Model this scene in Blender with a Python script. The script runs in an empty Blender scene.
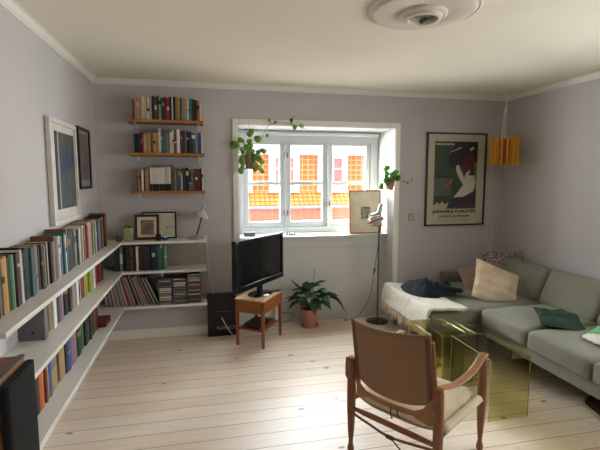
import bpy, math, random
from mathutils import Vector, Matrix, noise
random.seed(7)
PI = math.pi
COL = bpy.context.scene.collection

# ------------------------------------------------------------------ materials
def lin(c):
    o = []
    for v in c[:3]:
        v = v / 255.0
        o.append(v / 12.92 if v <= 0.04045 else ((v + 0.055) / 1.055) ** 2.4)
    return (o[0], o[1], o[2], 1.0)

MATS = {}
def M(name, col, rough=0.6, metal=0.0, var=0.12, scale=8.0, bump=0.0, bscale=None, stretch=(1, 1, 1), spec=None, sheen=0.0, coords='Object'):
    if name in MATS: return MATS[name]
    m = bpy.data.materials.new(name); m.use_nodes = True
    nt = m.node_tree; n = nt.nodes; l = nt.links
    b = n['Principled BSDF']
    b.inputs['Roughness'].default_value = rough
    b.inputs['Metallic'].default_value = metal
    if spec is not None: b.inputs['Specular IOR Level'].default_value = spec
    if sheen: b.inputs['Sheen Weight'].default_value = sheen
    tc = n.new('ShaderNodeTexCoord'); mp = n.new('ShaderNodeMapping')
    mp.inputs['Scale'].default_value = stretch
    l.new(tc.outputs[coords], mp.inputs['Vector'])
    nz = n.new('ShaderNodeTexNoise'); nz.inputs['Scale'].default_value = scale; nz.inputs['Detail'].default_value = 4
    l.new(mp.outputs[0], nz.inputs['Vector'])
    rp = n.new('ShaderNodeValToRGB'); c = lin(col)
    rp.color_ramp.elements[0].position = 0.3; rp.color_ramp.elements[1].position = 0.7
    rp.color_ramp.elements[0].color = tuple(max(0, x * (1 - var)) for x in c[:3]) + (1,)
    rp.color_ramp.elements[1].color = tuple(min(1, x * (1 + var)) for x in c[:3]) + (1,)
    l.new(nz.outputs['Fac'], rp.inputs[0]); l.new(rp.outputs[0], b.inputs['Base Color'])
    if bump:
        n2 = n.new('ShaderNodeTexNoise'); n2.inputs['Scale'].default_value = bscale or scale * 4; n2.inputs['Detail'].default_value = 3
        l.new(mp.outputs[0], n2.inputs['Vector'])
        bp = n.new('ShaderNodeBump'); bp.inputs['Strength'].default_value = bump; bp.inputs['Distance'].default_value = 0.01
        l.new(n2.outputs['Fac'], bp.inputs['Height']); l.new(bp.outputs[0], b.inputs['Normal'])
    MATS[name] = m
    return m

def wood(name, col, axis=2, rough=0.5, var=0.3):
    s = [14, 14, 14]; s[axis] = 1.2
    return M(name, col, rough, var=var, scale=3.0, stretch=tuple(s), bump=0.1, bscale=9)

def glassy(name, tint, rough=0.02, refl=1.0, ior=1.5):
    """thin sheet of clear or tinted glass: tinted straight transmission plus a fresnel reflection"""
    if name in MATS: return MATS[name]
    m = bpy.data.materials.new(name); m.use_nodes = True
    nt = m.node_tree; n = nt.nodes; l = nt.links
    n.remove(n['Principled BSDF'])
    tr = n.new('ShaderNodeBsdfTransparent'); tr.inputs[0].default_value = lin(tint)
    gl = n.new('ShaderNodeBsdfGlossy'); gl.inputs['Roughness'].default_value = rough
    gl.inputs['Color'].default_value = (refl, refl, refl, 1)
    fr = n.new('ShaderNodeFresnel')
    # same reflectance on both faces of the sheet (the node inverts the index on back faces)
    ge = n.new('ShaderNodeNewGeometry'); mr = n.new('ShaderNodeMapRange')
    mr.inputs['To Min'].default_value = ior; mr.inputs['To Max'].default_value = 1 / ior
    l.new(ge.outputs['Backfacing'], mr.inputs['Value']); l.new(mr.outputs[0], fr.inputs['IOR'])
    mx = n.new('ShaderNodeMixShader')
    l.new(fr.outputs[0], mx.inputs[0]); l.new(tr.outputs[0], mx.inputs[1]); l.new(gl.outputs[0], mx.inputs[2])
    l.new(mx.outputs[0], n['Material Output'].inputs[0])
    MATS[name] = m
    return m

def floor_material():
    m = bpy.data.materials.new('soaped_pine_planks'); m.use_nodes = True
    nt = m.node_tree; n = nt.nodes; l = nt.links; b = n['Principled BSDF']
    tc = n.new('ShaderNodeTexCoord')
    br = n.new('ShaderNodeTexBrick')
    br.inputs['Scale'].default_value = 1.0; br.inputs['Brick Width'].default_value = 40
    br.inputs['Row Height'].default_value = 0.142; br.inputs['Mortar Size'].default_value = 0.0024
    br.inputs['Mortar Smooth'].default_value = 0.3; br.inputs['Bias'].default_value = 0.0
    br.offset = 0.37
    br.inputs['Color1'].default_value = lin((246, 231, 216)); br.inputs['Color2'].default_value = lin((238, 217, 198))
    br.inputs['Mortar'].default_value = lin((120, 98, 80))
    sh = n.new('ShaderNodeMapping'); sh.inputs['Location'].default_value = (15, 0, 0)
    l.new(tc.outputs['Object'], sh.inputs[0]); l.new(sh.outputs[0], br.inputs['Vector'])
    mp = n.new('ShaderNodeMapping'); mp.inputs['Scale'].default_value = (0.9, 16, 1)
    l.new(tc.outputs['Object'], mp.inputs['Vector'])
    nz = n.new('ShaderNodeTexNoise'); nz.inputs['Scale'].default_value = 3.2; nz.inputs['Detail'].default_value = 6
    l.new(mp.outputs[0], nz.inputs['Vector'])
    rp = n.new('ShaderNodeValToRGB')
    rp.color_ramp.elements[0].position = 0.35; rp.color_ramp.elements[0].color = (0.86, 0.83, 0.80, 1)
    rp.color_ramp.elements[1].position = 0.65; rp.color_ramp.elements[1].color = (1, 1, 1, 1)
    l.new(nz.outputs['Fac'], rp.inputs[0])
    mul = n.new('ShaderNodeMix'); mul.data_type = 'RGBA'; mul.blend_type = 'MULTIPLY'; mul.inputs[0].default_value = 0.8
    l.new(br.outputs['Color'], mul.inputs[6]); l.new(rp.outputs[0], mul.inputs[7])
    # knots
    mp2 = n.new('ShaderNodeMapping'); mp2.inputs['Scale'].default_value = (3.4, 7.0, 1)
    l.new(tc.outputs['Object'], mp2.inputs['Vector'])
    vo = n.new('ShaderNodeTexVoronoi'); vo.inputs['Scale'].default_value = 1.0
    l.new(mp2.outputs[0], vo.inputs['Vector'])
    r2 = n.new('ShaderNodeValToRGB')
    r2.color_ramp.elements[0].position = 0.055; r2.color_ramp.elements[0].color = (1, 1, 1, 1)
    r2.color_ramp.elements[1].position = 0.11; r2.color_ramp.elements[1].color = (0, 0, 0, 1)
    l.new(vo.outputs['Distance'], r2.inputs[0])
    mk = n.new('ShaderNodeMix'); mk.data_type = 'RGBA'
    l.new(r2.outputs[0], mk.inputs[0]); l.new(mul.outputs[2], mk.inputs[6]); mk.inputs[7].default_value = lin((140, 98, 70))
    l.new(mk.outputs[2], b.inputs['Base Color'])
    b.inputs['Roughness'].default_value = 0.36
    bp = n.new('ShaderNodeBump'); bp.inputs['Strength'].default_value = 0.25; bp.inputs['Distance'].default_value = 0.004
    bp.invert = True
    l.new(br.outputs['Fac'], bp.inputs['Height']); l.new(bp.outputs[0], b.inputs['Normal'])
    return m

def tile_material(name, c1, c2, mort, w, h, ms=0.02, plane='XZ'):
    m = bpy.data.materials.new(name); m.use_nodes = True
    nt = m.node_tree; n = nt.nodes; l = nt.links; b = n['Principled BSDF']
    tc = n.new('ShaderNodeTexCoord'); sp = n.new('ShaderNodeSeparateXYZ'); cb = n.new('ShaderNodeCombineXYZ')
    l.new(tc.outputs['Object'], sp.inputs[0]); l.new(sp.outputs[0], cb.inputs[0]); l.new(sp.outputs[2], cb.inputs[1])
    br = n.new('ShaderNodeTexBrick'); br.inputs['Scale'].default_value = 1
    br.inputs['Brick Width'].default_value = w; br.inputs['Row Height'].default_value = h; br.inputs['Mortar Size'].default_value = ms
    br.offset = 0.0
    br.inputs['Color1'].default_value = lin(c1); br.inputs['Color2'].default_value = lin(c2); br.inputs['Mortar'].default_value = lin(mort)
    l.new(cb.outputs[0], br.inputs['Vector']); l.new(br.outputs['Color'], b.inputs['Base Color'])
    b.inputs['Roughness'].default_value = 0.85
    MATS[name] = m
    return m

# ------------------------------------------------------------------ mesh builder
class MB:
    def __init__(s): s.v = []; s.f = []; s.mi = []
    def add(s, vs, fs, mi=0):
        b = len(s.v); s.v += [tuple(x) for x in vs]
        s.f += [tuple(b + i for i in q) for q in fs]; s.mi += [mi] * len(fs)
        return s
    def box(s, x0, x1, y0, y1, z0, z1, mi=0, mat=None):
        vs = [Vector(p) for p in ((x0, y0, z0), (x1, y0, z0), (x1, y1, z0), (x0, y1, z0), (x0, y0, z1), (x1, y0, z1), (x1, y1, z1), (x0, y1, z1))]
        if mat: vs = [mat @ v for v in vs]
        return s.add(vs, [(0, 3, 2, 1), (4, 5, 6, 7), (0, 1, 5, 4), (1, 2, 6, 5), (2, 3, 7, 6), (3, 0, 4, 7)], mi)
    def lathe(s, prof, c=(0, 0, 0), seg=20, mi=0, mat=None, cap=True):
        vs = []; fs = []; n = len(prof)
        for r, z in prof:
            for k in range(seg):
                a = 2 * PI * k / seg; p = Vector((c[0] + r * math.cos(a), c[1] + r * math.sin(a), c[2] + z))
                vs.append(mat @ p if mat else p)
        for i in range(n - 1):
            for k in range(seg):
                k2 = (k + 1) % seg
                fs.append((i * seg + k, i * seg + k2, (i + 1) * seg + k2, (i + 1) * seg + k))
        if cap:
            fs.append(tuple(reversed(range(seg)))); fs.append(tuple((n - 1) * seg + k for k in range(seg)))
        return s.add(vs, fs, mi)
    def tube(s, pts, r, seg=8, mi=0):
        pts = [Vector(p) for p in pts]; n = len(pts); vs = []; fs = []
        rr = r if isinstance(r, (list, tuple)) else [r] * n
        up = Vector((0, 0, 1))
        for i, p in enumerate(pts):
            t = (pts[min(i + 1, n - 1)] - pts[max(i - 1, 0)]).normalized()
            a = t.cross(up)
            if a.length < 0.05: a = t.cross(Vector((0, 1, 0)))
            a.normalize(); b = t.cross(a).normalized()
            for k in range(seg):
                an = 2 * PI * k / seg
                vs.append(p + rr[i] * (math.cos(an) * a + math.sin(an) * b))
        for i in range(n - 1):
            for k in range(seg):
                k2 = (k + 1) % seg
                fs.append((i * seg + k, (i + 1) * seg + k, (i + 1) * seg + k2, i * seg + k2))
        fs.append(tuple(range(seg))); fs.append(tuple((n - 1) * seg + k for k in reversed(range(seg))))
        return s.add(vs, fs, mi)
    def grid(s, fn, nu, nv, mi=0):
        vs = [fn(i / nu, j / nv) for i in range(nu + 1) for j in range(nv + 1)]
        fs = [(i * (nv + 1) + j, (i + 1) * (nv + 1) + j, (i + 1) * (nv + 1) + j + 1, i * (nv + 1) + j + 1) for i in range(nu) for j in range(nv)]
        return s.add(vs, fs, mi)
    def prism(s, poly, axis_fn, t0, t1, mi=0):
        """poly: 2D outline; axis_fn(a, b, t) -> point"""
        n = len(poly)
        vs = [axis_fn(a, b, t0) for a, b in poly] + [axis_fn(a, b, t1) for a, b in poly]
        fs = [tuple(reversed(range(n))), tuple(range(n, 2 * n))] + [(i, (i + 1) % n, n + (i + 1) % n, n + i) for i in range(n)]
        return s.add(vs, fs, mi)
    def rounded(s, cx, cy, cz, sx, sy, sz, r, puff=(0, 0, 0), n=10, mi=0, mat=None, wr=0.0, seed=0):
        """soft box: size s*, corner radius r, puffed outwards by puff in the middle of each side pair"""
        idx = {}; vs = []; fs = []
        hx, hy, hz = sx / 2, sy / 2, sz / 2
        def vert(i, j, k):
            key = (i, j, k)
            if key in idx: return idx[key]
            u = [2 * i / n - 1, 2 * j / n - 1, 2 * k / n - 1]
            # denser towards the edges
            q = [math.copysign(abs(a) ** 0.75, a) for a in u]
            p = Vector((q[0] * hx, q[1] * hy, q[2] * hz))
            inn = Vector((max(-hx + r, min(hx - r, p.x)), max(-hy + r, min(hy - r, p.y)), max(-hz + r, min(hz - r, p.z))))
            d = p - inn
            if d.length > 1e-6:
                p = inn + d.normalized() * min(r, d.length if d.length < r else r)
            fx = (1 - q[1] ** 2) * (1 - q[2] ** 2); fy = (1 - q[0] ** 2) * (1 - q[2] ** 2); fz = (1 - q[0] ** 2) * (1 - q[1] ** 2)
            p.x += puff[0] * q[0] * fx; p.y += puff[1] * q[1] * fy; p.z += puff[2] * q[2] * fz
            if wr:
                nv = noise.noise(Vector((p.x * 7 + seed, p.y * 7, p.z * 7)))
                p += d.normalized() * 0 + Vector((q[0], q[1], q[2])) * nv * wr
            p += Vector((cx, cy, cz))
            idx[key] = len(vs); vs.append(mat @ p if mat else p)
            return idx[key]
        for a in range(n):
            for b in range(n):
                fs.append((vert(a, b, 0), vert(a, b + 1, 0), vert(a + 1, b + 1, 0), vert(a + 1, b, 0)))
                fs.append((vert(a, b, n), vert(a + 1, b, n), vert(a + 1, b + 1, n), vert(a, b + 1, n)))
                fs.append((vert(a, 0, b), vert(a + 1, 0, b), vert(a + 1, 0, b + 1), vert(a, 0, b + 1)))
                fs.append((vert(a, n, b), vert(a, n, b + 1), vert(a + 1, n, b + 1), vert(a + 1, n, b)))
                fs.append((vert(0, a, b), vert(0, a, b + 1), vert(0, a + 1, b + 1), vert(0, a + 1, b)))
                fs.append((vert(n, a, b), vert(n, a + 1, b), vert(n, a + 1, b + 1), vert(n, a, b + 1)))
        return s.add(vs, fs, mi)
    def build(s, name, mats, parent=None, smooth=35, bevel=0, solid=0, loc=None, rot=None):
        me = bpy.data.meshes.new(name); me.from_pydata(s.v, [], s.f)
        if not isinstance(mats, (list, tuple)): mats = [mats]
        for m in mats: me.materials.append(m)
        me.polygons.foreach_set('material_index', s.mi)
        if smooth:
            me.polygons.foreach_set('use_smooth', [True] * len(me.polygons))
            me.set_sharp_from_angle(angle=math.radians(smooth))
        me.update()
        o = bpy.data.objects.new(name, me); COL.objects.link(o)
        if parent: o.parent = parent
        if loc: o.location = loc
        if rot: o.rotation_euler = rot
        if solid:
            md = o.modifiers.new('solid', 'SOLIDIFY'); md.thickness = solid; md.offset = 0
        if bevel:
            md = o.modifiers.new('bevel', 'BEVEL'); md.width = bevel; md.segments = 2; md.limit_method = 'ANGLE'; md.angle_limit = math.radians(40)
        return o

USED = set()
def tag(o, label, cat, group=None, kind=None):
    if label in USED: print('DUPLICATE LABEL', label)
    USED.add(label)
    w = len(label.split())
    if w < 4 or w > 16: print('LABEL LENGTH', w, label)
    o['label'] = label; o['category'] = cat
    if group: o['group'] = group
    if kind: o['kind'] = kind
    return o
def thing(name, label, cat, loc=(0, 0, 0), rz=0.0, group=None, rot=None):
    o = bpy.data.objects.new(name, None); COL.objects.link(o)
    o.location = loc; o.rotation_euler = rot if rot else (0, 0, rz); o.empty_display_size = 0.05
    return tag(o, label, cat, group)
def struct(o):
    o['kind'] = 'structure'; return o

ONES = ['', 'first', 'second', 'third', 'fourth', 'fifth', 'sixth', 'seventh', 'eighth', 'ninth', 'tenth', 'eleventh', 'twelfth', 'thirteenth',
        'fourteenth', 'fifteenth', 'sixteenth', 'seventeenth', 'eighteenth', 'nineteenth']
TENS = {2: ('twentieth', 'twenty'), 3: ('thirtieth', 'thirty'), 4: ('fortieth', 'forty'), 5: ('fiftieth', 'fifty'), 6: ('sixtieth', 'sixty'), 7: ('seventieth', 'seventy'), 8: ('eightieth', 'eighty'), 9: ('ninetieth', 'ninety')}
def ordn(n):
    if n < 20: return ONES[n]
    t, u = divmod(n, 10)
    return TENS[t][0] if u == 0 else TENS[t][1] + '-' + ONES[u]

# ------------------------------------------------------------------ colours
C = dict(black=(24, 22, 22), charcoal=(48, 46, 46), grey=(88, 85, 82), silver=(128, 122, 116), white=(212, 206, 196), cream=(206, 190, 160),
         tan=(170, 138, 98), brown=(112, 74, 44), darkbrown=(62, 42, 30), maroon=(98, 30, 34), red=(158, 40, 38), pink=(178, 120, 112),
         orange=(200, 104, 40), yellow=(204, 150, 62), lime=(140, 160, 44), green=(52, 98, 58), darkgreen=(32, 54, 38), mint=(120, 160, 130),
         teal=(38, 106, 112), navy=(30, 38, 66), blue=(52, 82, 136), lightblue=(130, 155, 180), mauve=(140, 114, 128), rose=(172, 140, 130),
         gold=(150, 120, 60), slate=(66, 73, 78), ochre=(176, 122, 44))
CN = dict(darkbrown='dark brown', darkgreen='dark green', lightblue='light blue', silver='pale grey', rose='dusty rose', charcoal='charcoal grey', slate='slate grey',
          lime='lime green', mint='mint green', navy='navy blue', pink='faded pink')
def cname(c): return CN.get(c, c)
def cov(c): return M('book_cover_' + c, C[c], 0.5, var=0.1, scale=20)
PAPER = M('book_paper', (206, 194, 170), 0.9, var=0.08, scale=60, stretch=(1, 1, 0.05))
IVORY = M('aged_white_jacket', (214, 208, 196), 0.6)

# ------------------------------------------------------------------ room shell
L, Rx, BK, FR, H = -0.99, 3.41, 4.447, -3.6, 2.52
ALB, SILLZ, WINY = 4.62, 0.94, 4.90
OX0, OX1, OZ = 0.335, 2.048, 2.142
wall_m = M('lilac_grey_wall_paint', (196, 190, 190), 0.85, var=0.015, scale=2, bump=0.03, bscale=120)
ceil_m = M('ceiling_paint', (240, 233, 215), 0.9, var=0.01, scale=2)
trim_m = M('white_gloss_trim', (236, 231, 222), 0.4, var=0.01)
alc_m = M('white_alcove_paint', (206, 204, 200), 0.5, var=0.01)

fl = MB().box(L - .3, Rx + .3, FR - .3, BK + .35, -0.1, 0).build('floor', floor_material(), smooth=0); struct(fl)
ce = MB().box(L - .3, Rx + .3, FR - .3, BK + .02, H, H + 0.15).build('ceiling', ceil_m, smooth=0); struct(ce)
struct(MB().box(L - .2, L, FR - .2, BK + .4, 0, H + .15).build('wall_left', wall_m, smooth=0))
WY0, WY1, WZ0, WZ1 = .3, 2.4, .95, 2.2      # window opening added out of view in the right wall to light the room
wr_ = MB().box(Rx, Rx + .2, FR - .2, WY0, 0, H + .15); wr_.box(Rx, Rx + .2, WY1, BK + .4, 0, H + .15); wr_.box(Rx, Rx + .2, WY0, WY1, 0, WZ0); wr_.box(Rx, Rx + .2, WY0, WY1, WZ1, H + .15)
struct(wr_.build('wall_right', wall_m, smooth=0))
wb = MB()
wb.box(L, OX0, BK, BK + .55, 0, H + .15); wb.box(OX1, Rx, BK, BK + .55, 0, H + .15); wb.box(OX0, OX1, BK, BK + .55, OZ, H + .15)
struct(wb.build('wall_back', wall_m, smooth=0))
# far end of the room, behind the camera, made dark to cut bounced light
struct(MB().box(L, Rx, FR - .2, FR, 0, H).build('wall_front', M('bounce_cutting_dark_paint', (96, 96, 90), .85, var=.02), smooth=0))
pane_m = glassy('window_pane', (250, 252, 252), 0.0, 0.8, 1.35)
w2 = bpy.data.objects.new('window_added', None); COL.objects.link(w2); struct(w2)
f2 = MB(); f2.box(Rx + .06, Rx + .12, WY0, WY1, WZ0, WZ0 + .06); f2.box(Rx + .06, Rx + .12, WY0, WY1, WZ1 - .06, WZ1)
for y in (WY0, 1.0, 1.68, WY1 - .06): f2.box(Rx + .061, Rx + .119, y, y + .06, WZ0 + .06, WZ1 - .06)
f2.build('window_frame', trim_m, w2, smooth=0)
MB().box(Rx + .09, Rx + .094, WY0 + .05, WY1 - .05, WZ0 + .05, WZ1 - .05).build('pane', pane_m, w2, smooth=0)

# alcove lining: panelled apron below the sill, lining boards, window wall
al = MB()
al.box(OX0, OX1, ALB, BK + .55, 0, SILLZ)
al.box(OX0, OX1, ALB - .012, ALB, .83, .872)               # dado line under the sill
al.box(OX0 + .0, OX1, ALB - .018, ALB, 0, .13)
al.box(OX0 + .0, OX1, ALB - .026, ALB, 0, .09)
struct(al.build('wall_alcove', alc_m, smooth=0, bevel=.004))
li = MB()
li.box(OX0, OX0 + .012, BK - .012, WINY + .05, 0, OZ); li.box(OX1 - .012, OX1, BK - .012, WINY + .05, 0, OZ)
li.box(OX0 + .012, OX1 - .012, BK - .012, WINY + .05, OZ - .012, OZ)
struct(li.build('trim_1', alc_m, smooth=0))
ca = MB()
ca.box(OX0 - .05, OX0 + .004, BK - .022, BK, 0, OZ + .048); ca.box(OX1 - .004, OX1 + .046, BK - .022, BK, 0, OZ + .048)
ca.box(OX0 + .004, OX1 - .004, BK - .022, BK, OZ - .004, OZ + .048)
struct(ca.build('trim_2', trim_m, smooth=0, bevel=.004))
struct(MB().box(OX0 + .012, OX1 - .012, ALB - .035, WINY + .02, SILLZ, SILLZ + .026).build('trim_3', alc_m, smooth=0, bevel=.006))

# cornice: small stepped moulding along the tops of the walls
def cornice(name, p0, p1, inward):
    d = (Vector(p1) - Vector(p0)); n = Vector(inward)
    prof = [(0, -.048), (.012, -.048), (.014, -.040), (.022, -.034), (.030, -.020), (.036, -.008), (.044, -.006), (.044, 0), (0, 0)]
    m = MB(); m.prism(prof, lambda a, b, t: Vector((p0[0], p0[1], H)) + n * a + Vector((0, 0, b)) + d * t, 0, 1)
    struct(m.build(name, trim_m, smooth=20))
cornice('trim_4', (L, FR, 0), (L, BK, 0), (1, 0, 0)); cornice('trim_5', (L, BK, 0), (Rx, BK, 0), (0, -1, 0)); cornice('trim_6', (Rx, BK, 0), (Rx, FR, 0), (-1, 0, 0))
def base(name, x0, x1, y0, y1):
    m = MB(); m.box(x0, x1, y0, y1, 0, .082)
    cx = .004
    m.box(x0 + (cx if x1 - x0 < .05 else 0), x1 - (cx if x1 - x0 < .05 else 0), y0 + (cx if y1 - y0 < .05 else 0), y1 - (0), .082, .094)
    struct(m.build(name, trim_m, smooth=0, bevel=.003))
base('baseboard_back', L + .019, OX0 - .051, BK - .018, BK); base('baseboard_corner', OX1 + .047, Rx - .019, BK - .018, BK)
base('baseboard_left', L, L + .018, FR, BK); base('baseboard_right', Rx - .018, Rx, FR, BK)

# window_1: three casements, each with one transom bar
w1 = bpy.data.objects.new('window_1', None); COL.objects.link(w1); w1.location = (0, 0, 0); struct(w1)
win_m = M('white_window_paint', (206, 210, 210), 0.35, var=0.01)
fx0, fx1, fz0, fz1 = OX0 + .012, OX1 - .012, SILLZ + .026, 2.07
fr = MB()
fr.box(fx0, .435, WINY, WINY + .09, fz0, OZ - .012); fr.box(1.94, fx1, WINY, WINY + .09, fz0, OZ - .012)
fr.box(.435, 1.94, WINY, WINY + .09, fz0, 1.035); fr.box(.435, 1.94, WINY, WINY + .09, 2.035, OZ - .012)
fr.box(.90, .92, WINY - .014, WINY + .09, 1.035, 2.035); fr.box(1.405, 1.42, WINY - .014, WINY + .09, 1.035, 2.035)
fr.build('window_frame', win_m, w1, smooth=0, bevel=.004)
for (a, b) in ((.437, .899), (.921, 1.404), (1.421, 1.938)):
    s = MB(); w = .053
    s.box(a, a + w, WINY + .016, WINY + .06, 1.037, 2.033); s.box(b - w, b, WINY + .016, WINY + .06, 1.037, 2.033)
    s.box(a + w, b - w, WINY + .016, WINY + .06, 1.037, 1.098); s.box(a + w, b - w, WINY + .016, WINY + .06, 1.975, 2.033)
    s.box(a + w, b - w, WINY + .022, WINY + .055, 1.522, 1.558)
    so = s.build('sash', win_m, w1, smooth=0, bevel=.005)
    MB().box(a + w - .004, b - w + .004, WINY + .035, WINY + .039, 1.094, 1.979).build('pane', pane_m, so, smooth=0)
brass = M('brushed_steel', (150, 150, 150), 0.35, metal=1)
for x, z in ((.885, 1.2), (.885, 1.86), (.936, 1.2), (.936, 1.86), (1.39, 1.3), (1.436, 1.3)):
    MB().box(x - .006, x + .006, WINY - .018, WINY + .012, z - .03, z + .03).build('hasp', brass, w1, bevel=.002)

bl = thing('roller_blind', 'white roller blind rolled up at the top of the window alcove', 'blind', (0, 0, 0))
MB().tube([(OX0 + .03, WINY - .05, 2.098), (OX1 - .03, WINY - .05, 2.098)], .026, 14).build('roll', win_m, bl)
MB().box(OX0 + .03, OX1 - .03, WINY - .03, WINY - .022, 2.0, 2.098).build('hem', win_m, bl, smooth=0)

# ------------------------------------------------------------------ house across the street
YH = 14.0
tile = tile_material('orange_hung_tiles', (205, 118, 64), (196, 106, 54), (226, 168, 116), .19, .17, .016)
tile2 = tile_material('yellow_orange_tiles', (222, 164, 84), (214, 150, 70), (160, 104, 60), .16, .12, .018)
brick = tile_material('pink_orange_brick', (206, 112, 84), (198, 104, 78), (214, 134, 108), .24, .075, .01)
ow = M('outside_white_paint', (205, 206, 210), 0.8); og = M('zinc_gutter', (150, 156, 166), 0.6, metal=.0)
opane = M('outside_pane', (176, 108, 98), 0.15); oslope = tile_material('pale_upper_roof_tiles', (196, 196, 202), (184, 186, 194), (140, 142, 152), .25, .3, .02)
hs = thing('town_house', 'orange tiled town house with white dormers across the street', 'building', (0, YH, 0))
MB().box(-3, 11, .0, 6, -8, .62).build('facade', brick, hs, smooth=0)
g = MB(); g.tube([(-3, -.12, .66), (11, -.12, .66)], .07, 10); g.build('gutter', og, hs)
m = MB(); m.add([(-3, -.18, .70), (11, -.18, .70), (11, .25, 1.16), (-3, .25, 1.16), (-3, 1, .70), (11, 1, .70), (11, 1, 1.16), (-3, 1, 1.16)],
                [(0, 1, 2, 3), (4, 7, 6, 5), (0, 4, 5, 1), (3, 2, 6, 7), (1, 5, 6, 2), (0, 3, 7, 4)])
m.build('roof_skirt', tile2, hs, smooth=0)
MB().box(-3, 11, .28, 6, 1.1, 2.36).build('tile_hung_wall', tile, hs, smooth=0)
MB().box(-3, 11, -.05, 6, 2.36, 2.46).build('eaves', ow, hs, smooth=0)
m = MB(); m.add([(-3, -.1, 2.46), (11, -.1, 2.46), (11, 3, 4.6), (-3, 3, 4.6), (-3, 6, 2.46), (11, 6, 2.46)], [(0, 1, 2, 3), (3, 2, 5, 4), (0, 3, 4), (1, 5, 2), (0, 4, 5, 1)])
m.build('roof', oslope, hs, smooth=0)
for cx in (-.55, 1.02, 2.57, 4.23, 5.85, 7.5):
    w = .5
    d = MB(); d.box(cx - w, cx - .3, -.02, .4, 1.12, 2.4); d.box(cx + .3, cx + w, -.02, .4, 1.12, 2.4); d.box(cx - .3, cx + .3, -.02, .4, 2.25, 2.4); d.box(cx - .3, cx + .3, -.02, .4, 1.12, 1.35)
    dm = d.build('dormer', ow, hs, smooth=0)
    MB().box(cx - .3, cx + .3, .03, .1, 1.35, 2.25).build('dormer_pane', opane, dm, smooth=0)
    b = MB(); b.box(cx - .3, cx + .3, .0, .03, 1.88, 1.93); b.box(cx - .02, cx + .02, .0, .03, 1.35, 2.25); b.build('glazing_bar', ow, dm, smooth=0)
for cx in (2.2, 3.5, 4.9):
    d = MB(); d.box(cx - .32, cx + .32, -.04, .02, -.6, .22); wn = d.build('lower_window', ow, hs, smooth=0)
    MB().box(cx - .26, cx + .26, -.055, -.03, -.55, .16).build('lower_pane', opane, wn, smooth=0)
# street below
st = MB().box(-12, 18, 5.2, YH, -8.2, -8).build('ground', M('street_asphalt', (150, 146, 140), .9), smooth=0); struct(st)

# ------------------------------------------------------------------ shelving
shelf_m = M('white_lacquer_shelf', (226, 222, 214), 0.35, var=0.01)
SH = [1.01, .73, .395]; SX = -.755; SYB = 4.197; TH = .024
ls = thing('shelving_unit', 'long white three board shelving along the left wall under the pictures', 'shelf', (L, 1.8, 0))
ls_i = Matrix.Translation((-L, -1.8, 0))
def Lb(name, m, mats=shelf_m, **k):
    m.v = [tuple(ls_i @ Vector(v)) for v in m.v]; return m.build(name, mats, ls, **k)
for i, z in enumerate(SH):
    y0 = (1.81, 1.98, 1.98)[i]
    m = MB(); m.prism([(L + .001, y0), (SX, y0), (SX, SYB), (L + .001, BK - .002)], lambda a, b, t: (a, b, t), z - TH, z)
    Lb('shelf_board', m, smooth=0, bevel=.003)
for y in (2.68, 3.145, 3.61):
    Lb('divider', MB().box(L + .001, -.865, y, y + .05, SH[1] + .0005, SH[0] - TH - .0005), smooth=0)
for y in (2.5, 3.4):
    for z in SH: Lb('bracket', MB().box(L + .001, -.82, y, y + .012, z - TH - .03, z - TH - .0005), smooth=0)
bs = thing('shelving_unit', 'white three board shelving on the back wall below the wooden book shelves', 'shelf', (0, BK, 0))
for z in SH:
    m = MB(); m.prism([(L + .003, BK - .001), (SX + .001, SYB), (.004, SYB), (.004, BK - .001)], lambda a, b, t: (a, b - BK, t), z - TH, z)
    m.build('shelf_board', shelf_m, bs, smooth=0, bevel=.004)
for z in SH:
    for x in (-.42, -.06): MB().box(x, x + .012, -.2, -.001, z - TH - .045, z - TH - .0005).build('bracket', shelf_m, bs, smooth=0)

def translucent(m, amt=.45):
    nt = m.node_tree; n = nt.nodes; l = nt.links; b = n['Principled BSDF']
    src = b.inputs['Base Color'].links[0].from_socket
    t = n.new('ShaderNodeBsdfTranslucent'); l.new(src, t.inputs[0]); mx = n.new('ShaderNodeMixShader'); mx.inputs[0].default_value = amt
    l.new(b.outputs[0], mx.inputs[1]); l.new(t.outputs[0], mx.inputs[2]); l.new(mx.outputs[0], n['Material Output'].inputs[0])
    return m

def book(name, t, h, d, col, label, cat, group, loc, rz, pages=True, band=None, tilt=0.0, covermat=None, front=None):
    """upright book; local: spine towards -Y, thickness along X, origin at the bottom centre of the spine"""
    cm = covermat or cov(col); hw = t / 2; c = min(.003, t * .16)
    outer = [(-hw, d), (-hw, .004), (-hw * .75, .0008), (0, 0), (hw * .75, .0008), (hw, .004), (hw, d)]
    inner = [(hw - c, d), (hw - c, .007), (-hw + c, .007), (-hw + c, d)]
    poly = outer + inner; n = len(poly)
    zs = [0, h] if not band else [0, h * band[0], h * band[1], h]
    vs = []; fs = []; mi = []
    for z in zs: vs += [(a, b, z) for a, b in poly]
    for k in range(len(zs) - 1):
        for i in range(n):
            j = (i + 1) % n
            fs.append((k * n + i, k * n + j, (k + 1) * n + j, (k + 1) * n + i))
            mi.append(1 if (band and k == 1 and 1 <= i <= 4) else 0)
    fs.append(tuple(reversed(range(n)))); mi.append(0); fs.append(tuple((len(zs) - 1) * n + i for i in range(n))); mi.append(0)
    m = MB(); m.v = vs; m.f = fs; m.mi = mi
    if not pages:
        m.box(-hw + c, hw - c, .007, d - .002, .002, h - .003, 2)
    mats = [cm, cov(band[2]) if band else cm, PAPER]
    o = m.build(name, mats, smooth=30)
    o.location = loc; o.rotation_euler = (0, tilt, rz)
    if pages: MB().box(-hw + c, hw - c, .007, d - .004, .003, h - .004).build('page_block', PAPER, o, smooth=0)
    tag(o, label, cat, group)
    return o

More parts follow.
